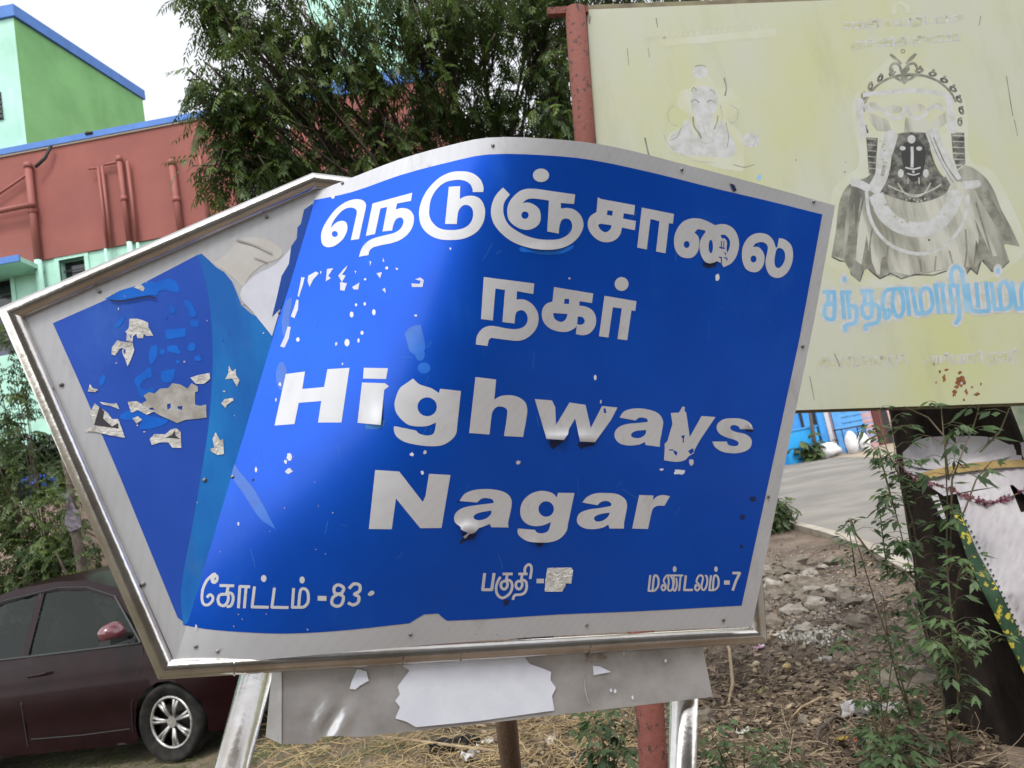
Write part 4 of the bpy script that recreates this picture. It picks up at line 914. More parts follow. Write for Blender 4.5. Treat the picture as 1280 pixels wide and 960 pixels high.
pr(st_([(415 + 176 * math.cos(math.pi * (1.02 - i / 13)), 300 - 142 * math.sin(math.pi * (1.02 - i / 13))) for i in range(12)] and ' '.join('%.0f,%.0f' % (415 + 176 * math.cos(math.pi * (1.0 - i / 12)), 300 - 142 * math.sin(math.pi * (1.0 - i / 12))) for i in range(12)), 9), 'midprint')
# crown ornament
for s_, w_ in (('383,185 350,165 338,140 350,118 372,125 380,150', 10), ('397,185 430,165 440,140 428,118 405,125 398,150', 10), ('380,120 360,100 338,84', 10), ('398,120 415,98 436,82', 10), ('338,84 352,100 378,115', 4), ('436,82 424,100 400,115', 4)): pr(st_(s_, w_), 'midprint')
pr([ell(386, 72, 9, 9, **o), ell(389, 150, 13, 10, **o), path('375,165! 405,165! 400,185 392,197 382,185', **o)], 'midprint'); pr([ell(386, 72, 4, 4, **o), ell(356, 140, 6, 8, **o), ell(422, 140, 6, 8, **o)], 'billpale')
# cloth panels under the garland
pr([path('255,300! 330,330! 345,375! 290,372! 258,330!', **o), path('480,345! 545,300! 552,340! 500,378!', **o)], 'capelight')
pr([ell(350, 290, 36, 16, **o), ell(440, 285, 30, 16, **o), ell(275, 272, 18, 10, **o), ell(515, 275, 16, 10, **o), path('395,320! 480,330! 480,376! 390,376!', **o)], 'capelight')
for s_, w_ in (('222,250 226,320 240,398', 28), ('235,236 320,226 400,220 480,222 558,240', 17), ('557,240 566,300 572,380', 27), ('240,270 258,292 290,285 315,295 345,322 380,318 396,285 400,282 415,312 440,325 468,312 486,285 510,280 545,290', 15)):
    pr(st_(s_, w_), 'billwhite')
# dark hair, face and its ornaments (faded photograph)
pr([path('352,385! 400,376 482,378! 492,450 520,520 565,570! 540,610 440,640 350,620 300,600! 335,520 345,450', **o)], 'dkprint')
pr([path('385,425 425,410 465,425 470,480 455,540 430,562 405,545 385,490', **o)], 'ink')
pr([ell(418, 402, 15, 16, **o), ell(385, 436, 11, 8, **o), ell(447, 437, 11, 8, **o), ell(378, 530, 11, 16, **o), ell(472, 530, 11, 16, **o)], 'billwhite')
pr(st_('420,430 421,470 420,508', 11), 'billwhite'); pr(st_('395,508 425,514 452,508', 6), 'billwhite'); pr(st_('402,530 425,536 448,530', 5), 'billwhite'); pr([ell(425, 524, 5, 5, **o)], 'billwhite')
pr(st_('366,566 395,606 430,618 465,606 490,566', 5), 'capelight'); pr(st_('405,545 405,570', 4), 'capelight'); pr(st_('446,545 447,570', 4), 'capelight'); pr(st_('330,575 385,600 440,612 500,590 530,570', 5), 'capelight')
for x in range(385, 480, 14): pr([ell(x, 630 + 6 * math.sin(x), 3.5, 3.5, **o)], 'capelight')
# garlands falling over the shoulders, big round garland
for s_, w_ in (('345,378 330,430 312,480 305,540 275,595', 50), ('492,368 515,430 545,490 585,560', 48), ('285,610 315,680 370,725 440,742 505,725 560,670 585,600', 56), ('250,600 258,680 290,750 350,805 440,832 520,815 580,765 618,700 630,610', 13), ('195,562 225,570 262,590', 30), ('610,575 650,572 668,568', 30)):
    pr(st_(s_, w_), 'billwhite')
pr(st_('270,650 285,700 330,755 400,790 450,800 520,785 575,735 605,670', 6), 'capelight')
for s_, w_ in (('500,395 520,440 548,500 590,560', 5), ('318,500 308,540', 14), ('485,385 505,440 535,500 575,565', 3)): pr(st_(s_, w_), 'midprint')
for i in range(26):
    a = rnd.uniform(0, 1); x, y = (300 + 20 * a + rnd.uniform(-14, 14), 400 + 150 * a) if i % 2 else (310 + 260 * a, 640 + 90 * math.sin(math.pi * a) + rnd.uniform(-15, 15))
    pr([flake(x / 3 + 1000, y / 3 + 40, 2.2, 1.6, i)], 'capelight')
pr([ell(484, 780, 4, 4, **o)], 'ink')
# left, nearly washed out figure
o2 = dict(ox=720, oy=0, sc=2.286)
pr([path('330,250 350,215 380,215 405,250 440,250 470,290 450,330 430,340 470,380 480,440 470,490 300,440 260,420 270,380 330,350 320,330 290,300 300,260', **o2)], 'billpale')
pr([path('335,260 365,245 400,262 405,300 390,340 400,400 385,440 350,430 345,350 330,310', **o2), ell(355, 205, 22, 20, **o2), ell(500, 400, 25, 22, **o2), path('270,390 310,370 330,400 320,440 270,425', **o2)], 'billwhite')
pr([path('320,340 300,370 290,410 310,440 350,445 420,450 455,440 450,400 430,365 410,345 400,380 390,420 360,430 345,400 330,370', **o2)], 'billwhite')
for s_ in ('280,300 262,320 268,350 290,360', '440,300 462,315 458,345 438,352', '300,440 340,460 400,465', '345,225 355,215 368,226', '325,320 318,345 322,370', '412,300 418,330 414,350', '350,400 370,410 395,402', '500,385 515,400 505,420', '250,380 262,410 285,430'): pr(stroke(s_, 2.2, **o2), 'capelight')
for s_, w_ in (('328,292 340,284 352,294', 3.2), ('374,292 385,286 398,292', 3.2), ('334,334 338,362 352,382 358,396', 5), ('406,330 402,352 394,370', 4), ('330,262 336,250 345,258', 2.5), ('382,255 392,262 398,270', 2.5), ('340,190 356,186 372,190', 2.5), ('428,350 436,390 432,420', 2), ('300,365 290,390 272,400', 2), ('450,470 480,478 510,470', 2.5)):
    pr(stroke(s_, w_, **o2), 'midprint')
pr(stroke('360,330 364,360 372,390', 2, **o2), 'capelight')
pr([path('515,505! 530,495! 528,515! 518,515!', **o2)], 'billblue')
# pale band of washed-out writing, top left and bottom
pr([path('230,115! 570,80! 575,105! 235,135!', **o2)], 'billpale')
def font_print(txt, x0, y0, x1, y1, h, mt, nm='print_lettering', off=.0):
    c = bpy.data.curves.new('t', 'FONT'); c.body = txt; c.resolution_u = 2; c.offset = off; ob = bpy.data.objects.new('t', c); COL.objects.link(ob)
    bpy.context.view_layer.update(); me = ob.to_mesh(); V = [v.co.copy() for v in me.vertices]; Fc = [tuple(p.vertices) for p in me.polygons]; ob.to_mesh_clear()
    bpy.data.objects.remove(ob); bpy.data.curves.remove(c)
    if not V: return
    a = min(v.x for v in V); b = max(v.x for v in V); P = []; lv = level([(x0, y0 - h), (x1, y1 - h), (x0, y0 + 2), (x1, y1 + 2)])
    for v in V:
        t = (v.x - a) / (b - a); x = x0 + (x1 - x0) * t; y = y0 + (y1 - y0) * t - v.y * h
        P.append(W(x, y, Db(x, y) * (1 - .00008 - lv)))
    mesh(nm, P, Fc, mt, bo)
def _unused_halo(x0, y0, x1, y1, h, n=22, seed=0):
    rr = random.Random(seed); top = [(x0 + (x1 - x0) * i / n, y0 + (y1 - y0) * i / n - h * rr.uniform(.85, 1.1)) for i in range(n + 1)]
    bot = [(x0 + (x1 - x0) * i / n, y0 + (y1 - y0) * i / n + h * rr.uniform(.1, .3)) for i in range(n, -1, -1)]; return top + bot
FP = [('சகதி வாழிபாடு', 1053, 36, 1206, 26, 12), ('ஓம் சக்தி துணை', 1064, 60, 1202, 49, 12)]
for a_ in FP: font_print(*a_, M['billwhite'], off=.11)
for a_ in FP: font_print(*a_, M['billyel'])
pr(stroke('1118,18 1118,6 1126,4 1134,8 1135,16', 6, sc=1), 'billpale')
FP = [('சிவலிங்கபுரம்,', 1022, 459, 1136, 454, 16), ('அம்பாள் நகர்', 1152, 456, 1275, 449, 16)]
for a_ in FP: font_print(*a_, M['billwhite'], off=.11)
for a_ in FP: font_print(*a_, M['billyel'], off=.01)
font_print('அன்னை', 800, 50, 960, 36, 12, M['billpale'])
# large blue Tamil name with white outline
ob_ = dict(ox=1020, oy=320, sc=4.923)
big = [['|40,222 122,222', '|78,222 74,300', '|128,292 60,300', '62,296 50,340 62,378 90,390 112,370 112,222'],
 ['|150,222 218,225', '|158,222 175,388', '|192,225 210,388', '205,305 245,315 250,370 240,410 200,422 178,435 182,465'],
 ['|272,216 358,218', '|300,218 300,300', '340,296 290,300 286,345 305,380 335,375 345,330 335,218', '340,290 385,315 390,370 375,408 330,420 305,430 308,458'],
 ['430,345 412,320 412,260 430,215 470,205 572,200', '430,345 420,372 440,380 458,350 440,325', '478,205 470,290 488,360 515,372 538,330 530,240 505,205', '|556,200 575,368'],
 ['|588,190 620,355 680,352', '680,352 715,320 712,240 690,200 655,205 640,250 655,350'],
 ['|722,182 795,178', '|735,182 757,356', '|775,180 795,354'],
 ['|812,184 885,180', '|822,182 845,355', '|868,180 882,350', '882,350 880,385 855,420', '845,180 830,120 845,75 872,68 895,95 905,160 932,348'],
 ['932,168 950,300 965,335 1000,340 1068,338', '|1068,338 1045,158', '985,162 1000,320'],
 ['|1078,160 1100,328 1170,326', '1170,326 1198,300 1195,220 1170,165 1140,170 1130,220 1140,322'],
 ['|1205,155 1232,325 1300,322', '1300,322 1328,290 1325,210 1300,165 1275,170 1262,220 1270,322']]
dots = {1: (175, 143), 8: (1120, 92)}
for pas, (wd, mt) in enumerate(((58, 'billwhite'), (25, 'billblue'))):
    for i, lst in enumerate(big):
        P = []
        for s_ in lst: P += stroke(s_.lstrip('|'), wd, smooth=not s_.startswith('|'), **ob_)
        if i in dots: P.append(ell(*dots[i], wd * .5, wd * .75, **ob_))
        if pas == 0: pr(P, mt, nm='letter_outline', st=40)
        else: pr(P, mt, nm='letter', st=40)
# rust round a bolt hole, thin scratches and streaks
for i, (x, y, a, b) in enumerate([(1201, 477, 8, 8), (1193, 491, 4, 6), (1180, 473, 3, 6), (1208, 490, 3, 5), (1221, 493, 5, 3), (1183, 462, 4, 2), (1200, 466, 3, 3), (1226, 480, 1.5, 3), (1170, 478, 1.6, 2), (1205, 500, 2, 2), (1175, 465, 2, 3), (1215, 484, 2, 2), (1196, 484, 4, 3)]): pr([flake(x, y, a, b, i + 7, n=13, jag=.6)], 'rust')
pr([ell(1202, 479, 1.6, 1.8)], 'billwhite')
for s_, w_ in (('905,97 908,110 906,120', 1.8), ('806,172 810,190 812,196', 2.2), ('1043,442 1050,458', 1.2), ('1258,95 1262,120 1266,145', 1.3), ('1226,20 1224,32', 1.2), ('784,60 786,82', 1), ('820,22 822,34', 1.2), ('1012,470 1018,500', 1), ('1268,150 1272,170', 1), ('810,60 812,72', 1), ('738,20 737,30', 1.5)):
    pr(stroke(s_, w_, sc=1), 'midprint')
pr([flake(1056, 215, 1.5, 1.5, 3), flake(1057, 203, 1, 1, 4), flake(995, 200, 1.2, 1.6, 5)], 'midprint')

# wooden stake and the stump beside the sign
stake = thing('wooden_stake', 'rough brown wooden stake standing in dry straw below the steel strip', 'stake', tuple(GR(640, 985)))
gp = GR(642, 990); tp = W(628, 860, 2.75)
M['stake'] = mat('weathered_brown_wood', (.14, .085, .05), rough=.9, col2=(.085, .05, .03), vscale=14, stretch=(4, 4, .4), bump=.6, bscale=30)
MB().tube([gp - Vector((0, 0, .1)), gp.lerp(tp, .5), tp], [.05, .048, .046], 9).build('stake_shaft', M['stake'], stake, True)

# ================================================================== SHRINE TRUNK WITH CLOTH AND GARLAND
tr_ = thing('tree_trunk', 'massive dark leaning tree trunk at the right edge, under the billboard', 'tree trunk', (2.7, 4.6, 0))
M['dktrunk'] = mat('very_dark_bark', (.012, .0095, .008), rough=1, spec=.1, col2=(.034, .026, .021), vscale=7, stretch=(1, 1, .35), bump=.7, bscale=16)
def trunk_c(t):     # centre line from hidden top (t=0) to the ground (t=1)
    a = W(1172, 470, 4.3); b = W(1262, 800, 3.6); c = W(1330, 1020, 3.4)
    return a.lerp(b, t * 2) if t < .5 else b.lerp(c, (t - .5) * 2)
TR = lambda t: .30 + .085 * t
V = []; Fc = []; n = 28; m = 30
for i in range(m + 1):
    t = i / m; c = trunk_c(t); r = TR(t)
    for j in range(n):
        a = 2 * math.pi * j / n; rr = r * (1 + .12 * noise.noise((math.cos(a) * 2.2, math.sin(a) * 2.2, t * 3.5)) + .04 * noise.noise((math.cos(a) * 7, math.sin(a) * 7, t * 6)))
        V.append(c + Vector((math.cos(a) * rr, math.sin(a) * rr, 0)))
for i in range(m):
    for j in range(n): Fc.append((i * n + j, (i + 1) * n + j, (i + 1) * n + (j + 1) % n, i * n + (j + 1) % n))
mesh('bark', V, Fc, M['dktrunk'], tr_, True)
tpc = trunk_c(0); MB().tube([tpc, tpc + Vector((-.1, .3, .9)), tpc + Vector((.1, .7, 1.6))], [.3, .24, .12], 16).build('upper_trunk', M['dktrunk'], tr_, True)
M['cloth'] = mat('off_white_thin_cloth', (.44, .42, .43), rough=.95, spec=.2, col2=(.36, .34, .36), vscale=3, bump=.04, bscale=40)
M['gold'] = mat('gold_border', (.30, .21, .07), rough=.8, col2=(.24, .17, .07), vscale=20)
M['greenb'] = mat('green_border_with_yellow_motif', (.012, .045, .018), rough=.8, col2=(.42, .36, .03), vscale=24, ramp=(.53, .58), detail=2)
M['dkgreen'] = mat('dark_green_beading', (.008, .03, .02), rough=.7)
clo = thing('sari_cloth', 'white cloth with gold band and green border draped round the dark trunk', 'cloth', (2.5, 4.2, 0))
def Dt(x, y):      # distance of the front of the trunk, bulging where the cloth folds
    t = min(1, max(0, (y - 470) / 550)); c = trunk_c(t); u = (x - (1172 + 158 * t)) / 110.0
    return (c - CP).dot(CF) - TR(t) * math.sqrt(max(.05, 1 - min(.95, u * u * .6))) - .035 - .009 * math.sin(x * .16 - y * .085) - .005 * math.sin(x * .37 - y * .19 + 1)
lay(lambda x, y: Dt(x, y), 'wrapped_band', [path('1128,566! 1150,549 1200,545 1240,547 1262,556! 1282,552! 1330,560! 1330,620! 1282,620! 1266,606! 1220,612! 1180,620! 1156,604! 1140,596! 1130,585!', sc=1)], M['cloth'], clo, step=7)
lay(lambda x, y: Dt(x, y) - .014, 'band_fold', [path('1140,570! 1170,578 1210,575 1262,558! 1264,570! 1215,584 1170,587 1135,582!', sc=1)], M['cloth'], clo, step=6)
lay(lambda x, y: Dt(x, y) - .022, 'gold_band', [path('1148,592! 1180,584 1220,578 1266,575 1330,574! 1330,583! 1266,584 1220,588 1180,594 1154,601!', sc=1)], M['gold'], clo, step=7)
lay(lambda x, y: Dt(x, y) - .028, 'drape', [path('1196,618! 1262,606! 1276,640! 1300,640! 1330,660! 1330,900! 1290,820! 1250,740! 1222,690! 1205,650!', sc=1)], M['cloth'], clo, step=8)
lay(lambda x, y: Dt(x, y) - .034, 'green_border', [path('1190,640! 1197,634! 1222,690 1250,742 1290,822 1330,905! 1330,940! 1280,842 1240,762 1212,706!', sc=1)], M['greenb'], clo, step=8)
for i in range(40):
    t = i / 39; x = 1196 + 134 * t; y = 632 + 273 * t ** 1.04
    if i % 1 == 0: lay(lambda x, y: Dt(x, y) - .036, 'bead', [ell(x + 1, y, 1.8, 1.6, n=6)], M['dkgreen'], clo, step=8)
lay(lambda x, y: Dt(x, y) - .03, 'loose_end', [path('1164,620! 1172,618! 1184,652! 1178,650!', sc=1)], M['cloth'], clo, step=7)
gl = thing('flower_garland', 'garland of small maroon flowers sagging across the white cloth on the trunk', 'garland', (2.4, 4.1, 0))
M['maroon'] = mat('maroon_petals', (.10, .012, .032), rough=.8, col2=(.22, .06, .10), vscale=60)
gp_ = [(1120, 575), (1135, 592), (1160, 603), (1188, 612), (1212, 622), (1235, 630), (1262, 622), (1285, 610), (1300, 600)]
string = [W(x, y, Dt(x, y) - .05) for x, y in gp_]; MB().tube(string, .003, 5).build('string', M['stake'], gl)
for i in range(150):
    t = rnd.random() * (len(gp_) - 1.01); k = int(t); f = t - k; p = string[k].lerp(string[k + 1], f) + jvec(rnd, .008)
    fb = MB(); ax = jvec(rnd).normalized(); sz = rnd.uniform(.007, .012); q1 = ax.orthogonal().normalized(); q2 = ax.cross(q1)
    for j in range(5):
        a = 2 * math.pi * j / 5; e_ = q1 * math.cos(a) + q2 * math.sin(a); s_ = q1 * -math.sin(a) + q2 * math.cos(a)
        fb.add([p, p + e_ * sz * .6 + s_ * sz * .4, p + e_ * sz * 1.2 + ax * sz * .3, p + e_ * sz * .6 - s_ * sz * .4], [(0, 1, 2, 3)])
    fb.build('flower', M['maroon'] if i % 9 else M['cloth'], gl)

# ================================================================== CREEPERS AND WEEDS
M['creeper'] = leaf_mat('creeper_leaf', (.022, .045, .016), (.11, .175, .065), .25)
M['stem'] = mat('reddish_green_stem', (.10, .065, .035), rough=.7, col2=(.06, .08, .03), vscale=12)
def creeper(label, paths, dp, seed, dens=11, leaf=.055, group=None, name='climbing_plant', cat='plant', tint=.35):
    rn = random.Random(seed); b = GR(*paths[0][-1]); t = thing(name, label, cat, (b.x, b.y, 0), group); st = MB(); fo = Fol()
    for pth in paths:
        n_ = len(pth); pts = [W(x, y, dp + .10 * math.sin(i * 1.7 + seed)) for i, (x, y) in enumerate(pth)]
        st.tube(pts, [.0016 + .003 * i / n_ for i in range(n_)], 6)
        Ltot = sum((pts[i + 1] - pts[i]).length for i in range(n_ - 1)); N_ = int(Ltot * dens * 1.15)
        for q in range(N_):
            tt = rn.random() * (n_ - 1.001); k = int(tt); p = pts[k].lerp(pts[k + 1], tt - k)
            a = rn.uniform(0, 6.28); d = Vector((math.cos(a), math.sin(a) * .7, rn.uniform(-.1, .7))).normalized()
            e = p + d * rn.uniform(.05, .11); st.tube([p, p.lerp(e, .5) + Vector((0, 0, .012)), e], [.0016, .0013, .001], 4, False)
            for j in range(rn.choice((3, 5, 5, 7))):
                aa = (j - 2) * .65; ld = (Matrix.Rotation(aa, 3, 'Z') @ d + Vector((0, 0, -.55 - .3 * rn.random()))).normalized()
                up = Vector((rn.uniform(-.3, .3), -.4, 1)).normalized()
                fo.leaf(e - d * .02 * (j // 2), ld, up, leaf * rn.uniform(.4, 1.3), leaf * rn.uniform(.12, .22), min(1, max(0, rn.gauss(tint, .2))))
    st.build('stem', M['stem'], t, True); fo.build('leaves', M['creeper'], t); return t
creeper('tall leafy creeper climbing the left side of the dark trunk', [[(1112, 515), (1120, 575), (1132, 640), (1146, 710), (1158, 790), (1178, 870), (1192, 965)], [(1140, 720), (1122, 650), (1108, 600), (1098, 560)], [(1098, 512), (1108, 560), (1126, 600), (1140, 650), (1150, 700)], [(1150, 740), (1130, 715), (1095, 700), (1070, 668), (1064, 650)]], 3.15, 21, 27)
creeper('slender climber with drooping leaves in front of the white cloth', [[(1176, 505), (1181, 560), (1184, 620), (1183, 700), (1190, 780), (1198, 870)], [(1186, 660), (1205, 640), (1220, 600), (1232, 585)]], 3.0, 22, 13, .06)
creeper('creeper with pointed leaves hanging below the billboard', [[(1225, 505), (1218, 530), (1205, 560), (1190, 600), (1188, 700)], [(1130, 508), (1160, 522), (1180, 545), (1186, 600)], [(1262, 510), (1250, 540), (1225, 565)]], 3.05, 25, 6, .085, tint=.25)
creeper('young bright leaved sapling low on the dark trunk', [[(1190, 770), (1196, 800), (1200, 830), (1196, 900)], [(1240, 800), (1215, 812), (1200, 830)], [(1225, 790), (1205, 800), (1198, 815)], [(1160, 780), (1180, 800), (1196, 830)], [(1205, 700), (1198, 720), (1192, 780)]], 2.95, 23, 26, .05, tint=.75)
creeper('thin wiry weed rising from the soil left of the trunk', [[(1062, 650), (1078, 700), (1096, 760), (1118, 820), (1140, 900)], [(1104, 745), (1110, 800), (1122, 850), (1140, 900)], [(1098, 620), (1102, 660), (1110, 720)], [(1060, 655), (1066, 690), (1070, 720)]], 3.3, 24, 7, .05, tint=.3)
creeper('leafy weed clump around the white plastic scrap', [[(1080, 850), (1090, 880), (1100, 930)], [(1060, 800), (1085, 850), (1100, 930)], [(1120, 790), (1112, 850), (1104, 930)], [(1150, 820), (1130, 870), (1110, 930)], [(1095, 780), (1100, 850), (1104, 930)], [(1075, 890), (1090, 915), (1104, 940)], [(1140, 880), (1120, 910), (1104, 940)]], 3.25, 26, 24, .055, tint=.45)
creeper('green weed at the lower right among leaf litter', [[(1090, 925), (1105, 945), (1112, 980)], [(1130, 915), (1120, 945), (1112, 980)], [(1150, 930), (1130, 955), (1112, 985)], [(1075, 940), (1095, 960), (1112, 985)]], 3.1, 27, 30, .06, tint=.4)
creeper('leafy weed beside the red oxide pole', [[(740, 890), (752, 925), (760, 985)], [(765, 882), (762, 930), (760, 985)], [(785, 900), (770, 940), (760, 985)], [(725, 905), (745, 945), (760, 990)], [(778, 935), (768, 960), (762, 990)]], 2.95, 28, 34, .055, tint=.3)
creeper('low bright weed patch right of the steel post', [[(900, 925), (915, 950), (930, 1000)], [(930, 915), (930, 950), (932, 1000)], [(965, 925), (950, 955), (935, 1000)], [(985, 935), (960, 965), (937, 1000)], [(880, 900), (900, 940), (925, 1000)], [(1000, 950), (965, 980), (937, 1005)]], 3.1, 29, 30, .045, tint=.5)

# ================================================================== PARKED CAR (x forward, y left, z up; right flank is y = -w)
M['paint'] = mat('dark_maroon_car_paint', (.008, .0008, .0018), rough=.4, metal=.0, coat=.16, spec=.12, col2=(.012, .002, .0035), vscale=5, crough=.06)
M['blackpl'] = mat('black_plastic_trim', (.015, .015, .016), rough=.5)
M['tyre'] = mat('dusty_tyre_rubber', (.010, .010, .010), rough=.9, spec=.2, col2=(.03, .027, .024), vscale=10)
M['rim'] = mat('silver_alloy', (.48, .47, .46), rough=.35, metal=.7, col2=(.33, .31, .29), vscale=25)
M['interior'] = mat('grey_car_interior', (.06, .058, .055), rough=.8)
M['wheelgap'] = mat('dark_wheel_well', (.006, .006, .006), rough=.9)
def glass_mat():
    m = bpy.data.materials.new('tinted_car_glass'); m.use_nodes = True; n = m.node_tree.nodes; l = m.node_tree.links; b = n['Principled BSDF']
    b.inputs['Base Color'].default_value = (.02, .03, .025, 1); b.inputs['Roughness'].default_value = .03; b.inputs['Specular IOR Level'].default_value = .7
    t = n.new('ShaderNodeBsdfTransparent'); t.inputs[0].default_value = (.30, .36, .32, 1); x = n.new('ShaderNodeMixShader'); x.inputs[0].default_value = .35
    l.new(t.outputs[0], x.inputs[1]); l.new(b.outputs[0], x.inputs[2]); l.new(x.outputs[0], n['Material Output'].inputs[0]); return m
M['glass'] = glass_mat()
car_g = RZ(222, 952, -.10); TH = R(-16)
axf = 1.12      # front axle position ahead of the car's centre
hx, hy = Vector((math.cos(TH), math.sin(TH), 0)), Vector((-math.sin(TH), math.cos(TH), 0))
# centre so that the right front wheel stands on the traced spot
cw_ = .80
cc = Vector((car_g.x, car_g.y, -.10)) - hx * axf + hy * cw_
MC = Matrix(((hx.x, hy.x, 0, cc.x), (hx.y, hy.y, 0, cc.y), (0, 0, 1, cc.z), (0, 0, 0, 1)))
car = thing('parked_car', 'dark maroon sedan parked on grass at the lower left, partly behind the sign', 'car', (cc.x, cc.y, cc.z))
def cmesh(name, V, Fc, mt, par=car, smooth=False): return mesh(name, [MC @ Vector(v) for v in V], Fc, mt, par, smooth)
def carY(x, z):      # half width at a point of the flank
    y = .855 - .10 * max(0, (.55 - z)) ** 1.2 - .04 * max(0, z - .62) / .3
    if z > .98: y = .835 - .048 - (z - .98) * .42
    f = max(0, x - 1.30) / .42; r = max(0, -x - 1.75) / .5
    y -= .26 * min(1, f) ** 2.2 + .2 * min(1, r) ** 2.2
    y += .012 * math.exp(-((z - .80) / .03) ** 2)     # shoulder crease
    y -= .010 * math.exp(-((z - .40) / .07) ** 2)
    return y
top = [(-2.18, .52), (-2.2, .78), (-2.16, 1.04), (-2.05, 1.12), (-1.85, 1.16), (-1.6, 1.33), (-1.25, 1.49), (-.75, 1.565), (-.25, 1.57), (.15, 1.53), (.48, 1.43), (.88, 1.24), (1.20, 1.06), (1.32, 1.02), (1.6, .93), (1.85, .84), (1.98, .72), (2.02, .55)]
bot = [(2.0, .30), (1.90, .20), (1.66, .19)]
nose = lambda P: [(x if x < 1.2 else 1.2 + (x - 1.2) * .62, z) for x, z in P]
top, bot = nose(top), nose(bot)
def arch(cx, r=.345, cz=.30, n=12): return [(cx + r * math.cos(a), cz + r * math.sin(a)) for a in np.linspace(-.25, math.pi + .25, n)]
outline = top + bot + arch(axf) + [(.76, .18), (0, .17), (-.95, .18)] + arch(-1.32) + [(-1.7, .2), (-2.1, .26)]
belt = lambda x: .975 + .035 * -x * .5
win_f = [(-.36, belt(-.36)), (.86, belt(.86)), (.92, 1.03), (.48, 1.34), (.15, 1.45), (-.2, 1.49), (-.36, 1.49)]
win_r = [(-.44, belt(-.44)), (-1.25, belt(-1.25) + .01), (-1.45, 1.12), (-1.25, 1.33), (-.85, 1.46), (-.44, 1.49)]
for sgn in (-1, 1):
    V, T = fill([outline], [win_f, win_r], step=.07)
    P = [(x, sgn * carY(x, z), z) for x, z in V]
    cmesh('body_side', P, [tuple(t) if sgn < 0 else (t[0], t[2], t[1]) for t in T], M['paint'], smooth=True)
    for nm, wn in (('front_window', win_f), ('rear_window', win_r)):
        V, T = fill([wn], step=.1); cmesh(nm, [(x, sgn * (carY(x, z) - .012), z) for x, z in V], [tuple(t) for t in T], M['glass'], smooth=True)
    # black window seals and door gaps
    for ln, r_ in (([(-1.25, belt(-1.25)), (0, belt(0)), (.9, belt(.9))], .011), ([(.9, belt(.9)), (.50, 1.355), (.15, 1.47), (-.2, 1.51), (-.85, 1.48), (-1.27, 1.34), (-1.47, 1.11)], .010), ([(-.40, .24), (-.40, .6), (-.40, 1.5)], .006), ([(.74, .26), (.78, .5), (.90, .75), (.93, .96)], .005), ([(-.35, .30), (.2, .29), (.72, .30)], .004)):
        cmesh('seal', *(lambda b: (b.v, b.f))(MB().tube([(x, sgn * (carY(x, z) + .001), z) for x, z in ln], r_, 5)), M['blackpl'])
    h = MB().tube([(-.28, sgn * .86, .82), (-.25, sgn * .885, .825), (-.11, sgn * .885, .83), (-.08, sgn * .86, .83)], .013, 6); cmesh('door_handle', h.v, h.f, M['paint'])
# skin across the car: windscreen, roof, bonnet
nt_ = len(top); segs = {'boot_lid': (0, 4), 'rear_windscreen': (4, 6), 'roof': (6, 10), 'windscreen': (10, 12), 'bonnet': (12, 15), 'front_bumper': (15, 17)}
fine = []
for nm, (a, b) in segs.items():
    V = []; Fc = []; pts = top[a:b + 1]; K = 10
    for (x, z) in pts:
        yw = carY(x, z)
        for j in range(K + 1):
            u = -1 + 2 * j / K; cr = .045 * (1 - u * u) * (1 if z > .9 else .3); V.append((x + (.10 * (1 - u * u) if nm in ('front_bumper', 'windscreen') else 0), yw * u, z + (cr if nm != 'front_bumper' else 0)))
    for i in range(len(pts) - 1):
        for j in range(K): Fc.append((i * (K + 1) + j, i * (K + 1) + j + 1, (i + 1) * (K + 1) + j + 1, (i + 1) * (K + 1) + j))
    cmesh(nm, V, Fc, M['glass'] if 'wind' in nm else M['paint'], smooth=True)
b = MB().box((1.69, 0, .38), (.06, 1.15, .34)); cmesh('lower_grille', b.v, b.f, M['blackpl'])
b = MB().box((-.2, 0, .26), (3.2, 1.5, .08)).box((axf, -.55, .45), (.7, .1, .5)).box((axf, .55, .45), (.7, .1, .5)); cmesh('underbody', b.v, b.f, M['wheelgap'])
for sgn in (-1, 1):
    b = MB().blob((1.56, sgn * .58, .72), (.12, .13, .08), 3, .05, 12, 8); cmesh('headlight', b.v, b.f, mat('headlight_lens', (.5, .52, .55), rough=.1, spec=.8), smooth=True)
    b = MB().blob((.80, sgn * .98, 1.10), (.09, .12, .08), 2, .06, 14, 10); mr_ = cmesh('wing_mirror', b.v, b.f, mat('mirror_cover_paint', (.13, .035, .045), rough=.3, coat=1), smooth=True)
    b = MB().tube([(.80, sgn * .80, 1.03), (.80, sgn * .92, 1.06)], .03, 8).box((.81, sgn * .99, 1.035), (.12, .17, .04)); cmesh('mirror_base', b.v, b.f, M['blackpl'], mr_)
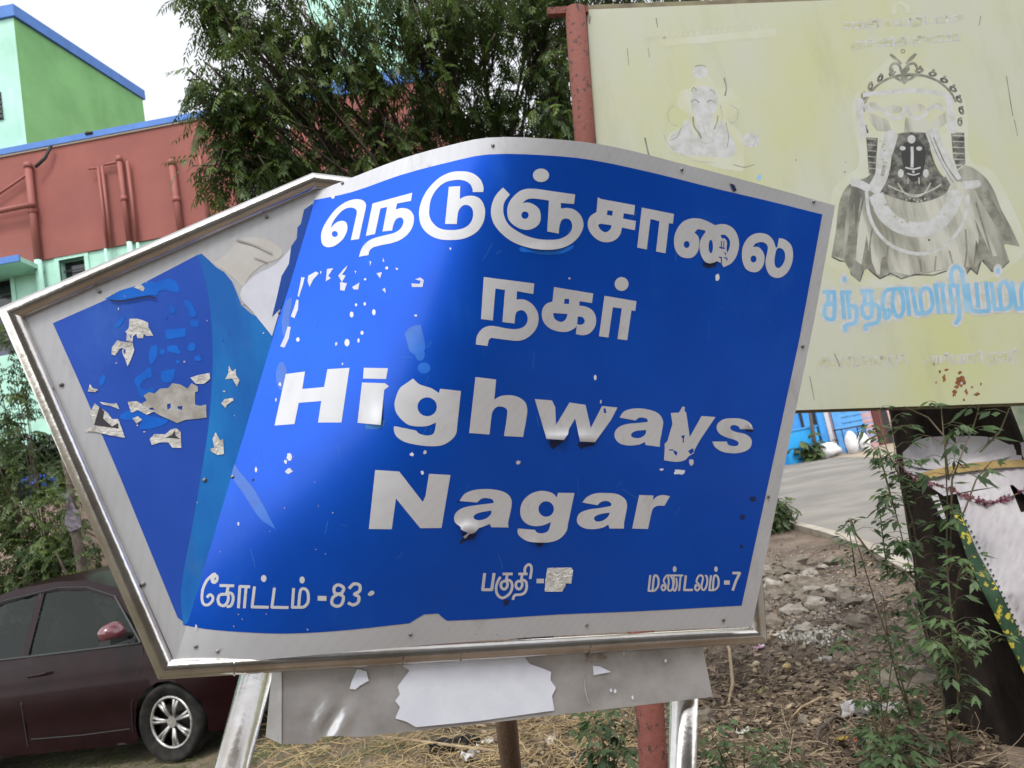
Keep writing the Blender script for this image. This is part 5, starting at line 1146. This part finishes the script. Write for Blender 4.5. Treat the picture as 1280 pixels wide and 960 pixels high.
def wheel(x, y, name='wheel'):
    sg_ = -1 if y < 0 else 1
    prof = [(.0, .205), (.02, .215), (.045, .27), (.05, .29), (.03, .305), (-.03, .31), (-.12, .31), (-.17, .29), (-.18, .21)]
    V = []; Fc = []; n = 32
    for (o_, r) in prof:
        for j in range(n): a = 2 * math.pi * j / n; V.append((x + r * math.cos(a), y + sg_ * o_, .31 + r * math.sin(a)))
    for i in range(len(prof) - 1):
        for j in range(n): Fc.append((i * n + j, i * n + (j + 1) % n, (i + 1) * n + (j + 1) % n, (i + 1) * n + j))
    w_ = cmesh(name, V, Fc, M['tyre'], smooth=True)
    b = MB().tube([(x, y - sg_ * .10, .31), (x, y - sg_ * .09, .31)], .2, 24); cmesh('rim_back', b.v, b.f, M['wheelgap'], w_)
    b = MB(); b.tube([(x + .198 * math.cos(a), y + sg_ * .012, .31 + .198 * math.sin(a)) for a in np.linspace(0, 2 * math.pi, 29)], .013, 6, False)
    cmesh('rim', b.v, b.f, M['rim'], w_, True)
    b = MB().tube([(x, y - sg_ * .04, .31), (x, y + sg_ * .012, .31)], .045, 12); cmesh('hub', b.v, b.f, M['rim'], w_)
    for k in range(7):
        a = 2 * math.pi * k / 7 + .3; b = MB()
        for da in (-.11, .11):
            b.add(*(lambda q: (q.v, q.f))(MB().tube([(x + .03 * math.cos(a), y - sg_ * .005, .31 + .03 * math.sin(a)), (x + .12 * math.cos(a + da * .7), y + sg_ * .008, .31 + .12 * math.sin(a + da * .7)), (x + .195 * math.cos(a + da), y + sg_ * .004, .31 + .195 * math.sin(a + da))], [.012, .013, .016], 6)))
        cmesh('spoke', b.v, b.f, M['rim'], w_, True)
for x in (axf, -1.32):
    for y in (-.80, .80): wheel(x, y)
# interior
b = MB()
b.tube([(.34 + .06 * math.cos(a), -.38 + .18 * math.cos(a), .93 + .18 * math.sin(a)) for a in np.linspace(0, 2 * math.pi, 25)], .014, 6, False).tube([(.33, -.56, .93), (.36, -.2, .93)], .012, 6).tube([(.36, -.38, .93), (.6, -.38, .82)], .03, 8)
cmesh('steering_wheel', b.v, b.f, M['blackpl'])
b = MB().box((.72, 0, .86), (.42, 1.4, .14)).box((.1, 0, .4), (2.4, 1.45, .06)); cmesh('dashboard', b.v, b.f, M['interior'])
for y in (-.38, .38):
    b = MB().blob((-.1, y, .62), (.30, .27, .14), 1, .03, 14, 8).blob((-.32, y, .93), (.11, .25, .36), 2, .03, 14, 8).blob((-.36, y, 1.28), (.06, .13, .10), 2, .03, 10, 6); cmesh('seat', b.v, b.f, M['interior'], smooth=True)

# ================================================================== FAR SHOPS ACROSS THE ROAD
YS = RZ(1040, 572).y
def PS(px, py, dy=0): return RY(px, py, YS + dy)
M['bluewall'] = mat('bright_blue_painted_wall', (.055, .30, .68), rough=.8, col2=(.045, .24, .56), vscale=.8)
M['blueshut'] = mat('blue_roller_shutter', (.10, .34, .70), rough=.6, col2=(.08, .28, .60), vscale=3)
M['pinkw'] = mat('pale_pink_wall', (.62, .40, .40), rough=.85, col2=(.52, .33, .33), vscale=1)
M['whitesack'] = mat('white_woven_sack', (.72, .72, .73), rough=.8, col2=(.60, .60, .62), vscale=4, bump=.4, bscale=12)
sh = thing('shop_building', 'bright blue shop front with a dark door gap and paler blue shutter', 'shop', tuple(PS(1000, 572)))
def slab(px0, px1, pyt, pyb, dy, th, name, mt, par, zb=None):
    a = PS(px0, pyb, dy); b_ = PS(px1, pyb, dy); c = PS((px0 + px1) / 2, pyt, dy); z0 = a.z if zb is None else zb
    return wallbox(name, a.x, b_.x, YS + dy, YS + dy + th, z0, c.z, mt, par)
slab(900, 1013, 470, 570, 1.2, 3, 'wall', M['bluewall'], sh, 0)
slab(1011, 1014, 470, 566, 1.1, .1, 'dark_gap_door', M['cable'], sh, 0) ; slab(1022, 1030, 470, 566, 1.15, .06, 'door_opening', M['cable'], sh, 0)
slab(1031, 1041, 470, 562, 1.0, 3.1, 'panel', M['bluewall'], sh, 0)
slab(1013, 1022, 470, 562, 1.1, 3, 'panel', M['bluewall'], sh, 0)
slab(1041, 1046, 470, 562, .9, .4, 'pillar', mat('pale_grey_pillar', (.50, .50, .52), rough=.8), sh, 0)
sh2 = slab(1046, 1083, 470, 545, 1.1, .12, 'shutter', M['blueshut'], sh, 0)
for k in range(12): wallbox('shutter_slat', PS(1046, 500, 1.1).x, PS(1083, 500, 1.1).x, YS + 1.06, YS + 1.099, .3 + .26 * k, .30 + .26 * k + .04, M['blueshut'], sh2)
pk = thing('shop_building', 'pale pink building with red doorway beyond the white sacks', 'shop', tuple(PS(1110, 570)))
slab(1083, 1200, 450, 566, 1.4, 3, 'wall', M['pinkw'], pk, 0); slab(1103, 1114, 480, 566, 1.3, .09, 'doorway', mat('dark_red_door', (.10, .02, .02), rough=.7), pk, 0); slab(1114, 1122, 480, 566, 1.3, .08, 'dark_opening', M['cable'], pk, 0)
slab(1085, 1088, 480, 566, 1.3, .08, 'pipe', M['whitesack'], pk, 0)
bx_ = thing('blue_box', 'bright blue cabin box standing at the roadside by the blue shop', 'box', tuple(PS(998, 563)))
q0, q1 = PS(984, 563, -.3), PS(1020, 532, -.3)
wallbox('box_body', q0.x, q1.x, YS - .3, YS + .9, 0, q1.z - .05, mat('cyan_blue_sheet', (.02, .33, .74), rough=.5), bx_); wallbox('box_lid', q0.x - .04, q1.x + .04, YS - .34, YS + .94, q1.z - .049, q1.z + .03, M['bluewall'], bx_)
tbn = thing('metal_table', 'dark blue metal table frame in front of the blue shutter', 'table', tuple(PS(1063, 563)))
a, b_ = PS(1050, 537, -.2), PS(1082, 537, -.2)
MB().box(((a.x + b_.x) / 2, YS + .1, a.z), (b_.x - a.x, .8, .05)).build('table_top', M['grill'], tbn)
lm = mat('navy_metal', (.02, .05, .18), rough=.5)
for x in (a.x + .04, b_.x - .04):
    for y in (YS - .25, YS + .45): MB().tube([(x, y, 0), (x, y, a.z)], .025, 6).build('leg', lm, tbn)
MB().tube([(a.x, YS - .25, a.z * .45), (b_.x, YS - .25, a.z * .45)], .02, 6).build('crossbar', lm, tbn)
for (x0, x1, yt_, lab) in ((1062, 1076, 537, 'tall white sack standing left, in front of the blue table'), (1077, 1091, 539, 'white sack standing right, nearest the pink building')):
    a = PS(x0, 570, -1.2); b_ = PS(x1, 570, -1.2); zt = PS((x0 + x1) / 2, yt_, -1.2).z - 0; c = ((a.x + b_.x) / 2, YS - 1.2, zt * .5)
    o_ = MB().blob(c, ((b_.x - a.x) * .52, .3, zt * .52), x0, .10, 14, 10).build('sack', M['whitesack'], None, True); tag(o_, lab, 'sack', 'white sacks by the shops')
a = PS(1034, 560, -.8); o_ = MB().blob((a.x, a.y, .35), (.55, .4, .32), 5, .2, 14, 8).build('white_bundle', M['whitesack'], None, True); tag(o_, 'rounded white bundle on the verge beside the blue shop pillar', 'bundle')
bush_g = PS(1018, 572, -.6)
M['bush_leaf'] = leaf_mat('roadside_bush_leaf', (.035, .060, .020), (.12, .17, .05), .2)
shrub('bush', 'small dark roadside bush and thin trunk beside the bright blue box', 'bush', (bush_g.x, bush_g.y, 0), [(Vector((bush_g.x, bush_g.y, .45)), .55, 1)], M['bush_leaf'], 31, per=45, ll=.16, lw=.05, L_=.3, pairs=4)
a, b_ = PS(1018, 552, -.5), PS(1010, 500, -.5); MB().tube([(a.x, a.y, .1), a, b_], [.10, .09, .06], 8).build('bush_trunk', M['bark'], bpy.data.objects['bush'], True)
LOCB = RZ(1245, 590); 
sb2 = thing('wall', 'grey weathered wall and post seen right of the dark trunk', 'wall', (6.3, 14, 0))
wallbox('wall_body', RY(1236, 540, 14).x, RY(1330, 540, 14).x, 14, 14.2, -.1, RY(1262, 500, 14).z + .5, mat('mossy_grey_wall', (.20, .22, .16), rough=.9, col2=(.08, .12, .07), vscale=2.2), sb2)
wallbox('post', RY(1236, 540, 13.9).x, RY(1258, 540, 13.9).x, 13.8, 13.97, -.1, RY(1262, 500, 14).z + .9, mat('pale_wood_post', (.36, .33, .25), rough=.9, col2=(.25, .23, .17), vscale=5), sb2)
# near roadside bush just right of the sign edge
nb = GR(975, 664)
shrub('bush', 'small scraggly bush at the road edge, right beside the blue sign', 'bush', tuple(nb), [(nb + Vector((0, 0, .22)), .26, 1), (nb + Vector((.1, 0, .38)), .16, .4), (nb + Vector((-.3, .1, .2)), .28, .8)], M['bush_leaf'], 33, per=55, ll=.05, lw=.014, L_=.12, pairs=4)

# ================================================================== RUBBLE, LITTER, GRASS
M['rubble'] = mat('broken_concrete', (.13, .11, .085), rough=.95, col2=(.23, .195, .155), vscale=9, bump=.8, bscale=28)
M['rubble_pale'] = mat('pale_broken_concrete', (.24, .215, .18), rough=.95, col2=(.36, .33, .285), vscale=11, bump=.8, bscale=30)
M['stonebr'] = mat('brown_soil_clod', (.13, .095, .07), rough=1, col2=(.19, .145, .11), vscale=10, bump=.8, bscale=30)
rn = random.Random(77)
def on_ground(px, py, h=0): p = GR(px, py); return p + Vector((0, 0, h))
protos = []
for i in range(5):
    b = MB().blob((0, 0, 0), (1, .8, .5), 40 + i, .34, 8, 5, 2.2); protos.append(b)
def stone(name, p, s_, k, mt, lab=None, grp=None, cat='stone'):
    b = protos[k]; a = rn.uniform(0, 6.28); Mx = Matrix.Rotation(a, 3, 'Z') @ Matrix.Rotation(rn.uniform(-.3, .3), 3, 'X')
    o_ = mesh(name, [Mx @ (Vector(v) * s_) + p for v in b.v], b.f, mt)
    if lab: tag(o_, lab, cat, grp)
    return o_
for i in range(70):
    px = rn.gauss(1000, 34); py = rn.gauss(742, 20)
    if px < 942 or py < 700 or py > 800: continue
    s_ = rn.uniform(.05, .12); stone('concrete_chunk', on_ground(px, py, s_ * .25), s_, i % 5, M['rubble'] if i % 3 else M['rubble_pale'], 'broken grey concrete chunk in the rubble heap right of the sign', 'broken concrete chunks in the rubble heap')
for (px, py, s_, lab) in ((1000, 712, .20, 'largest flat concrete slab lump at the top of the rubble heap'), (880, 905, .10, 'rounded grey stone in litter just right of the steel post'), (1005, 905, .055, 'pale flat stone lying in the leaf litter'), (940, 878, .04, 'small grey stone beside dry twigs under the sign corner'), (925, 822, .06, 'grey lump below the lower right corner of the sign frame'), (1140, 860, .16, 'large pale concrete lump behind the weed clump'), (722, 955, .075, 'dark grey rounded stone at the bottom edge by the weed')):
    stone('stone', on_ground(px, py, s_ * .3), s_, int(px) % 5, M['rubble'] if px != 722 else M['blackpl'], lab)
def scatter(name, n, region, fn, mt, attr=True, kindstuff=True, parent=None):
    fo = Fol()
    for i in range(n):
        px, py = region(); fn(fo, on_ground(px, py))
    o_ = mesh(name, np.array([tuple(x) for x in fo.v]), np.array(fo.f), mt, None, False, None, fo.a); tag(o_, kind='stuff'); return o_
# rubble grit
def grit(fo, p, a=.006, b=.022):
    s_ = rn.uniform(a, b); d = jvec(rn).normalized(); fo.leaf(p + Vector((0, 0, s_ * .3)), d, jvec(rn).normalized(), s_ * 1.6, s_ * .7, rn.random())
    fo.leaf(p + Vector((0, 0, s_ * .2)), jvec(rn).normalized(), jvec(rn).normalized(), s_ * 1.4, s_ * .8, rn.random())
scatter('concrete_grit', 2600, lambda: (rn.gauss(1010, 45), rn.gauss(748, 26)), grit, mat('grit', (.16, .14, .12), rough=1, attr=(.36, .33, .29)))
scatter('white_lime_powder', 900, lambda: (rn.gauss(1010, 17), rn.gauss(795, 5)), lambda f, p: grit(f, p, .006, .018), mat('white_lime', (.52, .50, .45), rough=1, attr=(.66, .65, .60)))
scatter('soil_clods', 700, lambda: (rn.uniform(870, 1260), rn.uniform(680, 1000)), lambda f, p: grit(f, p, .015, .035), mat('soil_clod', (.045, .030, .02), rough=1, attr=(.20, .155, .11)))
scatter('soil_crumbs', 6000, lambda: (rn.uniform(860, 1260), rn.uniform(665, 1000)), lambda f, p: grit(f, p, .004, .014), mat('soil_crumb', (.07, .048, .033), rough=1, attr=(.26, .205, .15)))
M['litter'] = mat('dry_leaf_litter', (.050, .030, .019), rough=.85, attr=(.44, .34, .23), trans=.12)
def litter(fo, p):
    a = rn.uniform(0, 6.28); d = Vector((math.cos(a), math.sin(a), rn.uniform(-.1, .5))).normalized(); l_ = rn.choice((.012, .02, .03, .045, .07)) * rn.uniform(.8, 1.2)
    fo.leaf(p + Vector((0, 0, rn.uniform(.0, .03))), d, Vector((rn.uniform(-.6, .6), rn.uniform(-.6, .6), 1)).normalized(), l_, l_ * rn.uniform(.18, .35), rn.random() ** 1.5)
scatter('dry_leaf_litter', 9500, lambda: (rn.uniform(560, 1250), 795 + 230 * rn.random() ** .8), litter, M['litter'])
scatter('dry_leaf_litter', 2500, lambda: (rn.gauss(1000, 60), rn.gauss(870, 25)), litter, M['litter'])
scatter('dry_leaf_litter', 1500, lambda: (rn.uniform(940, 1150), rn.uniform(690, 800)), litter, M['litter'])
# dry straw in tangled strands
st_m = mat('dry_straw', (.24, .165, .085), rough=.7, attr=(.50, .38, .20))
def strands(name, n, region, lmin, lmax, rad, mt, zr=.05, curl=.25):
    V = []; Fc = []; At = []
    for i in range(n):
        p = on_ground(*region(), h=rn.uniform(.004, zr)); a = rn.uniform(0, 6.28); L_ = rn.uniform(lmin, lmax); d = Vector((math.cos(a), math.sin(a), rn.uniform(-.1, .35))); t = rn.random(); r = rad * rn.uniform(.6, 1.4); k = 5
        b0 = len(V); w3 = Vector((-math.sin(a), math.cos(a), 0))
        for j in range(k + 1):
            q = p + d * L_ * j / k; rr = r * (1 - .6 * j / k)
            V += [tuple(q + w3 * rr), tuple(q - w3 * rr * .5 + Vector((0, 0, rr))), tuple(q - w3 * rr * .5 - Vector((0, 0, rr)))]; At += [t] * 3
            d = (d + Vector((rn.gauss(0, curl), rn.gauss(0, curl), rn.gauss(0, curl) - .08)) * .5).normalized()
        for j in range(k):
            for m_ in range(3): x_ = b0 + j * 3; Fc.append((x_ + m_, x_ + (m_ + 1) % 3, x_ + 3 + (m_ + 1) % 3, x_ + 3 + m_))
    o_ = mesh(name, np.array(V), np.array(Fc), mt, None, False, None, At); tag(o_, kind='stuff')
strands('dry_straw', 1900, lambda: (rn.uniform(330, 800), rn.uniform(865, 1040)), .12, .42, .0032, st_m, .09)
strands('dry_straw', 1500, lambda: (rn.uniform(780, 1240), rn.uniform(830, 1020)), .08, .28, .0026, mat('brown_twiglets', (.12, .08, .05), rough=.8, attr=(.42, .33, .22)), .05)
g_m = mat('grass_blades', (.035, .060, .012), rough=.6, attr=(.16, .19, .05), trans=.2)
strands('grass', 5200, lambda: (rn.uniform(-30, 420), rn.uniform(790, 1060)), .05, .14, .0022, g_m, .03, .15)
strands('grass', 900, lambda: (rn.uniform(560, 1000), rn.uniform(915, 1030)), .05, .13, .0022, g_m, .02, .15)
# bigger sticks and branches
for i, (pts, r, lab) in enumerate([([(905, 800), (925, 850), (912, 885)], .012, 'forked dry branch standing in litter under the right sign corner'), ([(360, 905), (440, 915), (520, 905), (610, 920)], .009, 'long pale dry stalk lying on the straw heap'), ([(470, 925), (560, 952), (640, 948)], .010, 'bent straw coloured stick in front of the black ash'), ([(990, 905), (1020, 893), (1040, 880)], .007, 'curved dry twig beside the pale flat stone'), ([(1020, 945), (1035, 915), (1060, 908)], .012, 'burnt dark root sticking out of the litter'), ([(520, 900), (600, 890), (690, 885)], .010, 'dry branch half hidden under the steel strip')]):
    P = [on_ground(x, y, .03 + .03 * (k % 2)) for k, (x, y) in enumerate(pts)]
    o_ = MB().tube([P[0]] + [P[k].lerp(P[k + 1], .5) + Vector((0, 0, .02)) for k in range(len(P) - 1)] + [P[-1]], [r * .5] + [r] * (len(P) - 1) + [r * .6], 7).build('dry_stick', M['bark'] if i == 4 else mat('dry_stick_wood', (.26, .19, .12), rough=.8, col2=(.38, .29, .18), vscale=20), None, True); tag(o_, lab, 'stick')
o_ = MB().blob(on_ground(560, 940, .03), (.13, .08, .05), 9, .4, 14, 9, 3).blob(on_ground(588, 935, .03), (.07, .06, .05), 10, .4, 12, 8, 3).build('black_ash', mat('charred_ash', (.008, .008, .008), rough=.9, bump=1, bscale=30)); tag(o_, kind='stuff')
# plastic and paper rubbish
def rag(name, label, cat, c, sx, sy, col, seed, h=.04, rot=0, n=9, col2=None, rough=.5):
    V = []; Fc = []; p0 = on_ground(*c)
    for i in range(n):
        for j in range(n):
            u, v = i / (n - 1) - .5, j / (n - 1) - .5; k = 1 - .25 * noise.noise((u * 4 + seed, v * 4, 1))
            x, y = u * sx * k, v * sy * k; z = .012 + h * (.5 + noise.noise((u * 5 + seed, v * 5, seed))) + h * .4 * noise.noise((u * 13, v * 13 + seed, 2))
            V.append(p0 + Vector((x * math.cos(rot) - y * math.sin(rot), x * math.sin(rot) + y * math.cos(rot), max(.006, z))))
    Fc = [(i * n + j, i * n + j + 1, (i + 1) * n + j + 1, (i + 1) * n + j) for i in range(n - 1) for j in range(n - 1)]
    o_ = mesh(name, V, Fc, mat(name + '_m', col, rough=rough, col2=col2, vscale=20)); tag(o_, label, cat)
rag('plastic_sheet', 'large crumpled pale grey plastic piece lying among the weeds', 'rubbish', (1092, 896), .30, .13, (.42, .40, .40), 3, .06, -.5, 12)
rag('paper_scrap', 'white and pink printed scrap by the corner of the sign frame', 'rubbish', (950, 812), .10, .06, (.55, .50, .56), 5, .02, .4, col2=(.35, .08, .16))
rag('plastic_scrap', 'crumpled white plastic beside the wooden stake', 'rubbish', (590, 950), .13, .08, (.6, .6, .6), 7, .05, .7)
rag('plastic_scrap', 'smaller white plastic bit left of the wooden stake', 'rubbish', (610, 932), .08, .05, (.62, .62, .6), 8, .04, .2)
rag('plastic_scrap', 'flat off white wrapper near the green weed patch', 'rubbish', (925, 920), .12, .05, (.55, .53, .48), 9, .02, .1)
rag('wrapper', 'small orange red wrapper near the bottom right', 'rubbish', (1072, 932), .06, .03, (.50, .10, .04), 10, .02, .9)
rag('wrapper', 'small yellow wrapper beside the orange red one', 'rubbish', (1055, 928), .06, .02, (.55, .40, .06), 11, .02, .1)
rag('wrapper', 'yellowish crumpled wrapper in leaf litter', 'rubbish', (953, 868), .08, .05, (.38, .35, .16), 12, .03, .6)
rag('plastic_scrap', 'thin white triangular plastic scrap on bare soil', 'rubbish', (1032, 828), .09, .03, (.6, .58, .55), 13, .03, -.7)
rag('paper_scrap', 'tiny white paper bit at the bottom edge', 'rubbish', (1114, 952), .05, .03, (.7, .68, .66), 14, .02, .3)
rag('plastic_scrap', 'pale plastic strip near the weed by the red pole', 'rubbish', (690, 930), .10, .05, (.55, .52, .5), 15, .03, 1.2)
def fruit(lab, c, s_, col):
    o_ = MB().blob(on_ground(*c, s_ * .7), (s_, s_ * .8, s_ * .75), 2, .06, 14, 10).build('fruit', mat('fruit_skin', col, rough=.5, col2=tuple(x * .5 for x in col), vscale=18), None, True); tag(o_, lab, 'fruit')
fruit('larger cream and orange rotten fruit on the litter', (985, 838), .032, (.60, .42, .16)); fruit('long pale fruit husk left of the rotten orange fruit', (946, 833), .026, (.55, .47, .30)); fruit('tiny yellow fruit right of the larger rotten fruit', (1004, 846), .016, (.52, .38, .10))

# ================================================================== ACROSS THE LANE BEHIND THE CAMERA (added to darken the sign and ground, seen only mirrored in the sheet)
M['plainwall'] = mat('weathered_plaster', (.16, .14, .12), rough=.9, col2=(.11, .10, .09), vscale=1)
hb = thing('added_house', 'unseen three storey building added behind the camera to darken the sign and its reflection', 'added_house', (7, -9, 0))
wallbox('wall', -3.5, 30, -17, -9, -.2, 9.6, M['plainwall'], hb); wallbox('parapet', -3.6, 30.1, -17.1, -8.9, 9.601, 10.6, M['plainwall'], hb)
for k in range(6):
    for z in (1.2, 4.4, 7.4): wallbox('window', -1 + 4.5 * k, .5 + 4.5 * k, -8.999, -8.95, z, z + 1.3, M['glassdark'], hb)
